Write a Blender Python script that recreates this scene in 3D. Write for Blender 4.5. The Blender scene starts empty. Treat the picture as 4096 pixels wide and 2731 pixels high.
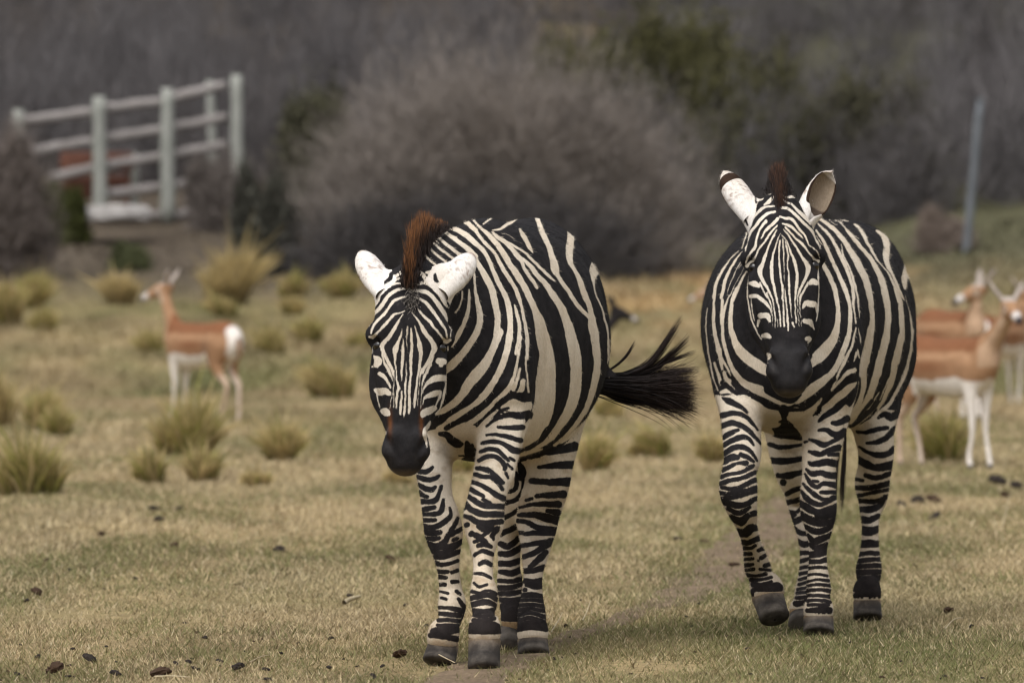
import bpy, math, random
import numpy as np
from mathutils import Vector

# ------------------------------------------------------------------ camera, world, sun, exposure
C = bpy.context.scene.collection
SC = bpy.context.scene
F, U0, V0, CAMH = 30650.0, 2048.0, 1094.0, 1.14      # focal length and horizon in photograph pixels, eye height in metres
cam_d = bpy.data.cameras.new('camera'); cam = bpy.data.objects.new('camera', cam_d); C.objects.link(cam)
cam.location = (0, 0, CAMH); cam.rotation_euler = (math.radians(90), 0, 0)
cam_d.sensor_width = 36.0; cam_d.lens = 36.0 * F / 4096.0
cam_d.shift_y = -(1365.5 - V0) / 4096.0
cam_d.clip_start = 0.5; cam_d.clip_end = 2000
cam_d.dof.use_dof = True; cam_d.dof.focus_distance = 23.0; cam_d.dof.aperture_fstop = 6.6
SC.camera = cam
SUN_EL, SUN_AZ = 58.0, 205.0                          # elevation, and compass direction the light comes from (0 = +Y, clockwise)
w = bpy.data.worlds.new('World'); SC.world = w; w.use_nodes = True
wt = w.node_tree; bg = wt.nodes['Background']
sky = wt.nodes.new('ShaderNodeTexSky'); sky.sky_type = 'NISHITA'; sky.sun_disc = False
sky.sun_elevation = math.radians(SUN_EL); sky.sun_rotation = math.radians(SUN_AZ)
sky.air_density = 1.0; sky.dust_density = 4.0; sky.ozone_density = 0.6
hs = wt.nodes.new('ShaderNodeHueSaturation'); hs.inputs['Saturation'].default_value = 0.22
wt.links.new(sky.outputs[0], hs.inputs['Color']); wt.links.new(hs.outputs[0], bg.inputs['Color'])
bg.inputs['Strength'].default_value = 0.125
sun_d = bpy.data.lights.new('sun', 'SUN'); sun_d.energy = 1.3; sun_d.angle = math.radians(60); sun_d.color = (1.0, 0.98, 0.95)
sun = bpy.data.objects.new('sun', sun_d); C.objects.link(sun)
az, el = math.radians(SUN_AZ), math.radians(SUN_EL)
sdir = Vector((math.sin(az) * math.cos(el), math.cos(az) * math.cos(el), math.sin(el)))
sun.rotation_euler = sdir.to_track_quat('Z', 'Y').to_euler(); sun.location = sdir * 60
SC.view_settings.view_transform = 'Standard'; SC.view_settings.look = 'None'
SC.view_settings.exposure = 0.63; SC.view_settings.gamma = 1.0; SC.view_settings.use_curve_mapping = False

SC.cycles.pixel_filter_type = 'BLACKMAN_HARRIS'; SC.cycles.filter_width = 1.15
rng = np.random.default_rng(7)
random.seed(7)

# ------------------------------------------------------------------ helpers
def tag(o, label=None, cat=None, group=None, kind=None):
    if label: o['label'] = label
    if cat: o['category'] = cat
    if group: o['group'] = group
    if kind: o['kind'] = kind
    return o
def empty(name, loc, label, cat, group=None, rz=0.0):
    o = bpy.data.objects.new(name, None); C.objects.link(o); o.location = loc; o.rotation_euler = (0, 0, rz)
    o.empty_display_size = 0.2
    return tag(o, label, cat, group)
def link(name, me, parent=None, loc=None):
    o = bpy.data.objects.new(name, me); C.objects.link(o)
    if parent is not None: o.parent = parent
    if loc is not None: o.location = loc
    return o
def np_mesh(name, verts, faces, mat=None, smooth=True, attrs=None):
    """faces: (M,3) or (M,4) array. attrs: {name: (N,) floats or (N,3) colours}"""
    verts = np.asarray(verts, np.float32); faces = np.asarray(faces, np.int32)
    me = bpy.data.meshes.new(name); k = faces.shape[1]
    me.vertices.add(len(verts)); me.vertices.foreach_set('co', verts.ravel())
    me.loops.add(faces.size); me.loops.foreach_set('vertex_index', faces.ravel())
    me.polygons.add(len(faces)); me.polygons.foreach_set('loop_start', np.arange(len(faces), dtype=np.int32) * k)
    try: me.polygons.foreach_set('loop_total', np.full(len(faces), k, np.int32))
    except Exception: pass
    me.polygons.foreach_set('use_smooth', np.full(len(faces), smooth, bool))
    me.update(calc_edges=True)
    for nm, a in (attrs or {}).items():
        a = np.asarray(a, np.float32)
        if a.ndim == 1:
            at = me.attributes.new(nm, 'FLOAT', 'POINT'); at.data.foreach_set('value', a)
        else:
            at = me.attributes.new(nm, 'FLOAT_COLOR', 'POINT')
            rgba = np.ones((len(a), 4), np.float32); rgba[:, :3] = a; at.data.foreach_set('color', rgba.ravel())
    if mat: me.materials.append(mat)
    return me
def S(n):                                             # smoothstep of a clipped value
    n = np.clip(n, 0, 1); return n * n * (3 - 2 * n)
def P(u, v, Y):                                       # a photograph pixel at a chosen distance -> point in the place
    return np.array([(u - U0) / F * Y, Y, CAMH - (v - V0) / F * Y])
_perm = np.random.default_rng(3).random((256, 256))
def vnoise(x, y):
    x = np.asarray(x, float); y = np.asarray(y, float)
    xi = np.floor(x).astype(int); yi = np.floor(y).astype(int); fx = S(x - xi); fy = S(y - yi)
    g = lambda i, j: _perm[i % 256, j % 256]
    return (g(xi, yi) * (1 - fx) + g(xi + 1, yi) * fx) * (1 - fy) + (g(xi, yi + 1) * (1 - fx) + g(xi + 1, yi + 1) * fx) * fy
def fbm(x, y, o=4):
    s, a, t = 0.0, 1.0, 0.0
    for k in range(o):
        s = s + a * vnoise(x * 2 ** k + 17.3 * k, y * 2 ** k + 5.1 * k); t += a; a *= 0.55
    return s / t

# ------------------------------------------------------------------ materials
def new_mat(name, rough=0.85, spec=0.2):
    m = bpy.data.materials.new(name); m.use_nodes = True
    nt = m.node_tree; b = nt.nodes['Principled BSDF']
    b.inputs['Roughness'].default_value = rough; b.inputs['Specular IOR Level'].default_value = spec
    return m, nt, b
def nd(nt, t, **kw):
    n = nt.nodes.new(t)
    for k, v in kw.items():
        if k in n.inputs.keys() if hasattr(n.inputs, 'keys') else False: n.inputs[k].default_value = v
        else: setattr(n, k, v)
    return n
def noise(nt, scale, detail=4, rough=0.6, vec=None):
    n = nt.nodes.new('ShaderNodeTexNoise'); n.inputs['Scale'].default_value = scale
    n.inputs['Detail'].default_value = detail; n.inputs['Roughness'].default_value = rough
    if vec is None:
        tc = nt.nodes.new('ShaderNodeTexCoord'); vec = tc.outputs['Object']
    nt.links.new(vec, n.inputs['Vector']); return n
def mathn(nt, op, a, b):
    n = nt.nodes.new('ShaderNodeMath'); n.operation = op
    for i, x in enumerate((a, b)):
        if isinstance(x, (int, float)): n.inputs[i].default_value = x
        else: nt.links.new(x, n.inputs[i])
    return n.outputs[0]
def ramp(nt, fac, stops):
    r = nt.nodes.new('ShaderNodeValToRGB'); e = r.color_ramp.elements
    while len(e) < len(stops): e.new(0.5)
    for i, (p, c) in enumerate(stops): e[i].position = p; e[i].color = (*c, 1)
    nt.links.new(fac, r.inputs[0]); return r.outputs[0]
def mixc(nt, fac, a, b, mode='MIX'):
    n = nt.nodes.new('ShaderNodeMix'); n.data_type = 'RGBA'; n.blend_type = mode
    for s, x in (('Factor', fac), ('A', a), ('B', b)):
        i = [q for q in n.inputs if q.name == s and q.enabled][0]
        if isinstance(x, (int, float)): i.default_value = x
        elif isinstance(x, tuple): i.default_value = (*x, 1)
        else: nt.links.new(x, i)
    return [q for q in n.outputs if q.enabled][0]
def bump(nt, b, height, strength, dist):
    n = nt.nodes.new('ShaderNodeBump'); n.inputs['Strength'].default_value = strength; n.inputs['Distance'].default_value = dist
    nt.links.new(height, n.inputs['Height']); nt.links.new(n.outputs[0], b.inputs['Normal'])
def attr(nt, name, out='Color'):
    a = nt.nodes.new('ShaderNodeAttribute'); a.attribute_name = name; return a.outputs[out]

def mat_attr(name, aname='col', var=0.25, nscale=8.0, rough=0.9, spec=0.1, bmp=0.0, trans=0.0):
    m, nt, b = new_mat(name, rough, spec)
    n = noise(nt, nscale, 5)
    f = ramp(nt, n.outputs['Fac'], [(0.3, (1 - var,) * 3), (0.7, (1 + var,) * 3)])
    col = mixc(nt, 1.0, attr(nt, aname), f, 'MULTIPLY')
    nt.links.new(col, b.inputs['Base Color'])
    if bmp: bump(nt, b, n.outputs['Fac'], 0.6, bmp)
    if trans:
        t = nt.nodes.new('ShaderNodeBsdfTranslucent'); nt.links.new(col, t.inputs['Color'])
        mx = nt.nodes.new('ShaderNodeMixShader'); mx.inputs[0].default_value = trans
        out = [q for q in nt.nodes if q.type == 'OUTPUT_MATERIAL'][0]
        nt.links.new(b.outputs[0], mx.inputs[1]); nt.links.new(t.outputs[0], mx.inputs[2]); nt.links.new(mx.outputs[0], out.inputs['Surface'])
    return m
def mat_noise(name, c0, c1, scale=6.0, rough=0.9, bmp=0.01, spec=0.15, detail=6):
    m, nt, b = new_mat(name, rough, spec)
    n = noise(nt, scale, detail)
    nt.links.new(ramp(nt, n.outputs['Fac'], [(0.32, c0), (0.68, c1)]), b.inputs['Base Color'])
    if bmp: bump(nt, b, n.outputs['Fac'], 0.7, bmp)
    return m
# ------------------------------------------------------------------ ground
def gz(x, y):
    x = np.asarray(x, float); y = np.asarray(y, float)
    rise = 1.15 * np.clip((y - 71) / 27, 0, 1) ** 1.1
    z = rise + 0.09 * np.clip(y - 98, 0, None) + 0.07 * np.clip(y - 112, 0, None)
    z = z + 0.05 * (fbm(x * 0.5, y * 0.25) - 0.5) * S((y - 27) / 14)
    z = z + 0.35 * (fbm(x * 0.35 + 9, y * 0.1 + 4) - 0.5) * S((y - 76) / 15)
    z = z - 0.16 * np.exp(-((y - 73.5) / 2.4) ** 2)
    z = z + 0.010 * (fbm(x * 2.2, y * 1.1, 3) - 0.5)
    z = z + 0.62 * S((x - 3.6) / 2.4) * S((y - 90) / 13) + 0.22 * S((-x - 2.3) / 2) * S((y - 91) / 9)
    z = z + 0.022 * (fbm(x * 1.7 + 31, y * 0.8 + 11, 3) - 0.5)
    return z
def ground_at(u, v, y0=14.0, y1=130.0):
    ys = np.linspace(y0, y1, 6000); xs = (u - U0) / F * ys
    vv = V0 + F * (CAMH - gz(xs, ys)) / ys
    i = int(np.argmax(vv <= v))
    return np.array([xs[i], ys[i], float(gz(xs[i], ys[i]))])

PATH_UV = [(1640, 2900, .10), (1800, 2765, .12), (1960, 2665, .12), (2210, 2580, .07), (2480, 2478, .06), (2720, 2395, .10), (2880, 2310, .17), (2990, 2200, .19), (3110, 2080, .16), (3190, 1960, .07)]
PATH_PTS = np.array([list(ground_at(u, v)[:2]) + [hw] for u, v, hw in PATH_UV])
def resample(p, n):
    p = np.asarray(p, float); k = np.arange(len(p)); t = np.linspace(0, len(p) - 1, n)
    i = np.clip(t.astype(int), 0, len(p) - 2); f = (t - i)[:, None]
    pm = np.vstack([2 * p[0] - p[1], p, 2 * p[-1] - p[-2]])
    a, b, c, d = pm[i], pm[i + 1], pm[i + 2], pm[i + 3]
    return 0.5 * (2 * b + (c - a) * f + (2 * a - 5 * b + 4 * c - d) * f ** 2 + (3 * b - a - 3 * c + d) * f ** 3)
PATH_C = resample(PATH_PTS, 420)
def path_dist(x, y):                                   # signed: negative on the trodden trail
    x = np.asarray(x, float); y = np.asarray(y, float); out = np.full(x.shape, 9.0)
    for cx, cy, hw in PATH_C[::3]:
        out = np.minimum(out, np.hypot(x - cx, (y - cy) * 0.55) - hw)
    return out

GREEN = np.array([.105, .112, .045]); TAN = np.array([.285, .222, .130]); EARTH = np.array([.155, .108, .07]); SOIL = np.array([.078, .065, .056]); STRAW = np.array([.33, .255, .145])
def ground_colour(x, y):
    n1 = fbm(x * 0.9 + 3, y * 0.22 + 8); n2 = fbm(x * 2.5, y * 0.6 + 40, 3); n3 = fbm(x * 0.25 + 50, y * 0.09 + 2, 3)
    g = np.clip((n1 - 0.47) * 3.2, 0, 1) * 0.55
    band = np.exp(-((y - 75.5) / 4.2) ** 2)
    g = np.clip(g + 0.62 * band * S((n1 - .25) * 3) + 0.40 * S((y - 80) / 5) * (1 - S((y - 92) / 4)) * S((n3 - .40) * 5) + 0.5 * S((y - 98) / 6) * S((x - 2.2) / 2), 0, 0.95)
    e = np.clip((n2 - 0.55) * 3, 0, 1) * 0.5 + 0.75 * S((y - 90) / 8) * S((1.0 - x) / 3) + 0.35 * S((y - 99) / 8)
    e = np.clip(e, 0, 0.95)
    c = TAN[None] * (1 - g)[:, None] + GREEN[None] * g[:, None]
    c = c * (1 - e)[:, None] + EARTH[None] * e[:, None]
    sl = S((y - 87) / 8) * S((1.2 - x) / 2) * .9 + .95 * S((y - 91) / 7) * S((x - 1.2) / 1.6)
    c = c * (1 - sl)[:, None] + np.where((x > 2.4)[:, None], np.array([.078, .077, .050])[None], SOIL[None]) * sl[:, None]
    st = 0.62 * S((y - 81) / 5) * (1 - S((y - 95) / 3)) * S((x + 3.5) / 2) * S((fbm(x * .8 + 3, y * .3) - .45) * 4)
    c = c * (1 - st)[:, None] + np.array([.34, .22, .11])[None] * st[:, None]
    return c * (0.60 + 0.80 * fbm(x * 2.2, y * 0.7 + 7, 4))[:, None]

xs = np.unique(np.concatenate([np.linspace(-160, -12, 30), np.linspace(-12, -4, 50), np.linspace(-4, 4, 160), np.linspace(4, 12, 50), np.linspace(12, 160, 30)]))
ys = np.unique(np.concatenate([np.linspace(-60, 12, 20), np.linspace(12, 34, 220), np.linspace(34, 110, 420), np.linspace(110, 190, 90), np.linspace(190, 420, 24)]))
XX, YY = np.meshgrid(xs, ys); ZZ = gz(XX, YY)
nx, ny = len(xs), len(ys)
ii, jj = np.meshgrid(np.arange(nx - 1), np.arange(ny - 1)); q = (jj * nx + ii).ravel()
gcol = ground_colour(XX.ravel(), YY.ravel())
m, nt, b = new_mat('dry_turf', 0.95, 0.05)
n1 = noise(nt, 14, 8, 0.7); n2 = noise(nt, 90, 5, 0.7)
f1 = ramp(nt, n1.outputs['Fac'], [(0.3, (.62, .62, .60)), (0.7, (1.35, 1.33, 1.25))])
f2 = ramp(nt, n2.outputs['Fac'], [(0.3, (.6, .6, .58)), (0.7, (1.4, 1.38, 1.3))])
nt.links.new(mixc(nt, 1.0, mixc(nt, 1.0, attr(nt, 'col'), f1, 'MULTIPLY'), f2, 'MULTIPLY'), b.inputs['Base Color'])
bump(nt, b, n2.outputs['Fac'], 0.8, 0.012)
ground = link('ground', np_mesh('ground', np.stack([XX, YY, ZZ], -1).reshape(-1, 3), np.stack([q, q + 1, q + nx + 1, q + nx], 1), m, True, {'col': gcol}))
tag(ground, kind='structure')

# trodden dirt trail, a thin sheet just proud of the turf with an uneven edge
cc = PATH_C; tg = np.gradient(cc[:, :2], axis=0); tg /= np.linalg.norm(tg, axis=1)[:, None]; nm = np.stack([-tg[:, 1], tg[:, 0]], 1)
K = 41; pv = []
for k in range(K):
    s = k / (K - 1) * 2 - 1
    hw = cc[:, 2] * (1 + 0.45 * (fbm(np.arange(len(cc)) * .08 + (40 if s > 0 else 0), np.zeros(len(cc)) + 2, 3) - .5) * 2)
    xy = cc[:, :2] + nm * (s * hw * np.where(np.abs(nm[:, 0]) > .5, 1.0, 1.6))[:, None]
    pv.append(np.column_stack([xy, gz(xy[:, 0], xy[:, 1]) + 0.006 - 0.008 * abs(s) ** 6 + .030 * np.clip(fbm(xy[:, 0] * 9, xy[:, 1] * 5, 4) - .45, 0, 1) * (1 - s ** 4)]))
pv = np.stack(pv, 1).reshape(-1, 3)
ii, jj = np.meshgrid(np.arange(K - 1), np.arange(len(cc) - 1)); q = (jj * K + ii).ravel()
m, nt, b = new_mat('trodden_dirt', 0.95, 0.05)
n1 = noise(nt, 9, 8, 0.7); n2 = noise(nt, 60, 5, 0.7)
c = ramp(nt, n1.outputs['Fac'], [(0.25, (.12, .088, .06)), (0.55, (.205, .152, .104)), (0.8, (.29, .22, .148))])
f2 = ramp(nt, n2.outputs['Fac'], [(0.3, (.6, .6, .6)), (0.7, (1.35, 1.33, 1.3))])
nt.links.new(mixc(nt, 1.0, c, f2, 'MULTIPLY'), b.inputs['Base Color']); bump(nt, b, n2.outputs['Fac'], 0.9, 0.015)
path = link('path', np_mesh('path', pv, np.stack([q, q + 1, q + K + 1, q + K], 1), m)); tag(path, kind='structure')

# short grass: one triangle per blade
def blades(x, y, h, wd, lean, col):
    n = len(x); z = gz(x, y); a = rng.random(n) * 2 * np.pi; f = rng.random(n) * 2 * np.pi
    sx, sy = np.cos(f) * wd / 2, np.sin(f) * wd / 2
    ln = lean * h * 1.3
    v = np.empty((n, 3, 3)); v[:, 0] = np.stack([x - sx, y - sy, z - 0.004], 1); v[:, 1] = np.stack([x + sx, y + sy, z - 0.004], 1)
    v[:, 2] = np.stack([x + np.cos(a) * ln, y + np.sin(a) * ln, z + h * np.sqrt(np.clip(1 - lean ** 2 * .85, .05, 1))], 1)
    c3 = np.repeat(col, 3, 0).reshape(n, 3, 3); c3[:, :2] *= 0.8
    return v.reshape(-1, 3), c3.reshape(-1, 3)
def scatter(y0, y1, dens, pad=1.5):
    n = int(dens * ((0.0668 * (y0 + y1) / 2 + pad) * 2) * (y1 - y0)); y = y0 + (y1 - y0) * rng.random(n)
    return (rng.random(n) * 2 - 1) * (0.0668 * y + pad), y
GX, GY, GH, GW = [], [], [], []
for y0, y1, dens, h, wd in [(18.5, 21, 3000, .02, .0042), (21, 24, 9500, .019, .0042), (24, 28, 7000, .021, .0048), (28, 34, 4200, .024, .0062), (34, 42, 2600, .028, .0085), (42, 54, 1300, .034, .012), (54, 72, 700, .045, .018), (72, 88, 420, .085, .026), (88, 100, 260, .12, .035)]:
    x, y = scatter(y0, y1, dens); GX.append(x); GY.append(y)
    GH.append(h * (0.45 + rng.random(len(x)) ** 2 * 1.3)); GW.append(wd * (0.6 + 0.8 * rng.random(len(x))))
GX, GY, GH, GW = map(np.concatenate, (GX, GY, GH, GW))
pd = path_dist(GX, GY) + 0.55 * (fbm(GX * 3.5, GY * 1.6) - .42)
keep = (pd > 0) | (rng.random(len(GX)) < 0.26)
keep &= rng.random(len(GX)) < np.clip(-0.25 + 2.3 * fbm(GX * 2.6 + 20, GY * 0.9, 3), 0.06, 1)
keep &= (GY < 86) | (rng.random(len(GX)) < np.where((GX < .6), .12, .5))
GX, GY, GH, GW, pd = GX[keep], GY[keep], GH[keep], GW[keep], pd[keep]
gc = ground_colour(GX, GY)
r = rng.random(len(GX)); gn = S((fbm(GX * 1.4 + 7, GY * 0.5 + 3) - 0.36) * 3.2) + 0.9 * np.exp(-(pd / .22) ** 2)
green = r < np.clip(0.06 + 0.72 * gn + .16 * (GY < 23.6), 0, .85)
bc = np.where(green[:, None], np.array([.115, .135, .042]), np.array([.50, .40, .24])) * (0.42 + 1.05 * rng.random(len(GX)))[:, None]
white = rng.random(len(GX)) < 0.05; bc[white] = np.array([.55, .47, .32]); dark = rng.random(len(GX)) < 0.10; bc[dark] = np.array([.12, .085, .05])
fw = S((GY - 50) / 25)[:, None]; bc = bc * (0.72 - .66 * fw) + gc * (0.45 + .80 * fw)
lean = np.clip(.45 + rng.random(len(GX)) * .65, 0, 1.04)
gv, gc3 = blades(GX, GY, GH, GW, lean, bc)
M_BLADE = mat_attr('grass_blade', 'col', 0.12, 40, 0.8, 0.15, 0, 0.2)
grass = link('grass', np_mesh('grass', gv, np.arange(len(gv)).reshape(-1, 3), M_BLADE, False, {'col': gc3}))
tag(grass, 'short cropped straw coloured turf with green patches', 'grass', kind='stuff')
# ------------------------------------------------------------------ implicit bodies: elliptic tapered chains blended, then meshed by surface nets
def econe(q, p0, p1, r0, r1, up):
    d = p1 - p0; L = np.linalg.norm(d); d = d / L
    e2 = up - d * np.dot(up, d); e2 = e2 / np.linalg.norm(e2); e1 = np.cross(d, e2)
    v = q - p0.astype(np.float32); h = v @ d.astype(np.float32); t = np.clip(h / L, 0, 1)
    a = r0[0] + (r1[0] - r0[0]) * t; bb = r0[1] + (r1[1] - r0[1]) * t; cz = np.minimum(a, bb)
    x = (v @ e1.astype(np.float32)); y = (v @ e2.astype(np.float32)); z = h - t * L
    k0 = np.sqrt((x / a) ** 2 + (y / bb) ** 2 + (z / cz) ** 2) + 1e-6
    k1 = np.sqrt((x / a ** 2) ** 2 + (y / bb ** 2) ** 2 + (z / cz ** 2) ** 2) + 1e-6
    return k0 * (k0 - 1) / k1
class Chain:
    """nodes: (point, a, b): a = half width across, b = half size along `up`"""
    def __init__(s, group, nodes, up, k=0.03, sub=3, op='add'):
        s.group, s.k, s.op = group, k, op
        a = np.array([[*n[0], n[1], n[2]] for n in nodes], float)
        if len(nodes) > 2 and sub > 1: a = resample(a, (len(nodes) - 1) * sub + 1)
        a[:, 3:] = np.maximum(a[:, 3:], 0.004)
        s.n = a; s.up = np.asarray(up, float)
        s.r = a[:, 3:].max()
    def segs(s):
        for i in range(len(s.n) - 1): yield s.n[i, :3], s.n[i + 1, :3], s.n[i, 3:], s.n[i + 1, 3:]
    def at(s, q):
        out = np.full(len(q), 9.0, np.float32)
        for p0, p1, r0, r1 in s.segs(): out = np.minimum(out, econe(q, p0, p1, r0, r1, s.up))
        return out
def smin(a, b, k):
    h = np.clip(0.5 + 0.5 * (b - a) / k, 0, 1); return b + (a - b) * h - k * h * (1 - h)
def build_field(chains, vox):
    lo = np.min([c.n[:, :3].min(0) - c.r - 0.05 for c in chains], 0); hi = np.max([c.n[:, :3].max(0) + c.r + 0.05 for c in chains], 0)
    dim = np.ceil((hi - lo) / vox).astype(int) + 1
    Fd = np.full(dim, 0.5, np.float32)
    for c in chains:
        i0 = np.maximum(np.floor((c.n[:, :3].min(0) - c.r - c.k - 0.03 - lo) / vox).astype(int), 0)
        i1 = np.minimum(np.ceil((c.n[:, :3].max(0) + c.r + c.k + 0.03 - lo) / vox).astype(int) + 1, dim)
        cf = np.full(i1 - i0, 0.5, np.float32)
        for p0, p1, r0, r1 in c.segs():
            m = max(r0.max(), r1.max()) + c.k + 0.03
            j0 = np.maximum(np.floor((np.minimum(p0, p1) - m - lo) / vox).astype(int), i0); j1 = np.minimum(np.ceil((np.maximum(p0, p1) + m - lo) / vox).astype(int) + 1, i1)
            g = np.stack(np.meshgrid(*[np.arange(j0[k], j1[k]) * vox + lo[k] for k in range(3)], indexing='ij'), -1).astype(np.float32)
            f = econe(g.reshape(-1, 3), p0, p1, r0, r1, c.up).reshape(g.shape[:3])
            sl = tuple(slice(j0[k] - i0[k], j1[k] - i0[k]) for k in range(3))
            cf[sl] = np.minimum(cf[sl], f)
        sl = tuple(slice(i0[k], i1[k]) for k in range(3))
        if c.op == 'add': Fd[sl] = smin(Fd[sl], cf, c.k)
        else: Fd[sl] = -smin(-Fd[sl], cf, c.k)
    return Fd, lo
def surface_nets(Fd, lo, vox):
    ins = Fd < 0; nx, ny, nz = Fd.shape
    cnt = sum(ins[i:nx - 1 + i, j:ny - 1 + j, k:nz - 1 + k].astype(np.int8) for i in (0, 1) for j in (0, 1) for k in (0, 1))
    cells = np.argwhere((cnt > 0) & (cnt < 8)); idx = np.full(cnt.shape, -1, np.int32); idx[tuple(cells.T)] = np.arange(len(cells))
    cor = np.array([(i, j, k) for i in (0, 1) for j in (0, 1) for k in (0, 1)])
    val = np.stack([Fd[tuple((cells + c).T)] for c in cor], 1)
    acc = np.zeros((len(cells), 3)); num = np.zeros(len(cells))
    for a in range(8):
        for b in range(a + 1, 8):
            if np.abs(cor[a] - cor[b]).sum() != 1: continue
            va, vb = val[:, a], val[:, b]; x = (va < 0) != (vb < 0); t = np.where(x, va / np.where(x, va - vb, 1), 0)
            acc += np.where(x[:, None], cor[a] + t[:, None] * (cor[b] - cor[a]), 0); num += x
    verts = (cells + acc / num[:, None]) * vox + lo
    quads = []
    for ax in range(3):
        o1, o2 = [(1, 2), (2, 0), (0, 1)][ax]
        s0 = [slice(0, n) for n in Fd.shape]; s1 = list(s0); s0[ax] = slice(0, -1); s1[ax] = slice(1, None)
        a, b = ins[tuple(s0)], ins[tuple(s1)]; e = np.argwhere(a != b); fl = a[tuple(e.T)]
        ok = (e[:, o1] > 0) & (e[:, o2] > 0) & (e[:, o1] < Fd.shape[o1] - 1) & (e[:, o2] < Fd.shape[o2] - 1); e, fl = e[ok], fl[ok]
        d1 = np.zeros(3, int); d1[o1] = 1; d2 = np.zeros(3, int); d2[o2] = 1
        qd = np.stack([idx[tuple((e - d1 - d2).T)], idx[tuple((e - d2).T)], idx[tuple(e.T)], idx[tuple((e - d1).T)]], 1)
        qd[~fl] = qd[~fl][:, ::-1]; quads.append(qd)
    return verts, np.concatenate(quads)
def relax(v, f, it=3, lam=0.5):
    e = np.concatenate([f[:, [0, 1]], f[:, [1, 2]], f[:, [2, 3]], f[:, [3, 0]]]); n = len(v)
    deg = np.bincount(e[:, 0], minlength=n) + np.bincount(e[:, 1], minlength=n)
    for i in range(it):
        for l in (lam, -lam * 0.96):
            s = np.stack([np.bincount(e[:, 0], v[e[:, 1], k], n) + np.bincount(e[:, 1], v[e[:, 0], k], n) for k in range(3)], 1)
            v = v + l * (s / deg[:, None] - v)
    return v
def vnormals(v, f):
    fn = np.cross(v[f[:, 2]] - v[f[:, 0]], v[f[:, 3]] - v[f[:, 1]]); n = np.zeros_like(v)
    for k in range(3):
        for a in range(3): n[:, a] += np.bincount(f[:, k], fn[:, a], len(v))
    for a in range(3): n[:, a] += np.bincount(f[:, 3], fn[:, a], len(v))
    return n / (np.linalg.norm(n, axis=1)[:, None] + 1e-9)
def project(v): return np.stack([U0 + F * v[:, 0] / v[:, 1], V0 + F * (CAMH - v[:, 2]) / v[:, 1]], 1)

# stripes: strokes traced on the animal, kept as a signed distance on its skin
def strokes(uv, ops, base=-40.0):
    s = np.full(len(uv), base)
    for kind, pts in ops:
        p = np.asarray(pts, float)
        if len(p) == 1: p = np.vstack([p, p + [[1, 0, 0]]])
        if len(p) > 2: p = resample(p, (len(p) - 1) * 3 + 1)
        d = np.full(len(uv), 1e9)
        lo = p[:, :2].min(0) - p[:, 2].max() - 60; hi = p[:, :2].max(0) + p[:, 2].max() + 60
        near = np.where(np.all((uv > lo) & (uv < hi), 1))[0]
        if not len(near): continue
        qv = uv[near]; dd = np.full(len(near), 1e9)
        for i in range(len(p) - 1):
            a, b = p[i, :2], p[i + 1, :2]; ab = b - a; L2 = ab @ ab + 1e-9
            t = np.clip((qv - a) @ ab / L2, 0, 1)
            dist = np.hypot(*(qv - a - t[:, None] * ab).T) - np.maximum(p[i, 2] + (p[i + 1, 2] - p[i, 2]) * t, 0) / 2
            dd = np.minimum(dd, dist)
        d[near] = dd
        s = np.maximum(s, -d) if kind == 'W' else np.minimum(s, d)
    return np.clip(s, -40, 40)
def crop(ox, oy, sc, kind, lines):
    out = []
    for l in lines:
        a = np.asarray(l, float).reshape(-1, 3).copy()
        out.append((kind, np.column_stack([ox + a[:, 0] / sc, oy + a[:, 1] / sc, a[:, 2] / sc])))
    return out

# hair ribbons
def ribbons(name, pts, width, col0, col1, mat, parent, loc, seed=0):
    """pts (N,K,3) centre lines; width (N,); col0/col1 (N,3) root and tip colours"""
    r = np.random.default_rng(seed); n, K, _ = pts.shape
    tg = np.gradient(pts, axis=1); rv = r.normal(size=(n, 1, 3)); sd = np.cross(tg, rv); sd /= np.linalg.norm(sd, axis=2, keepdims=True) + 1e-9
    t = np.linspace(0, 1, K)[None, :, None]; wd = width[:, None, None] * (1 - t ** 2) * 0.5 + 0.00008
    v = np.stack([pts - sd * wd, pts + sd * wd], 2).reshape(-1, 3) - np.asarray(loc)
    col = (col0[:, None] * (1 - t) + col1[:, None] * t); col = np.repeat(col[:, :, None], 2, 2).reshape(-1, 3)
    b = (np.arange(n)[:, None] * K + np.arange(K - 1)[None]).ravel() * 2
    f = np.stack([b, b + 1, b + 3, b + 2], 1)
    return link(name, np_mesh(name, v, f, mat, True, {'col': col}), parent)

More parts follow.
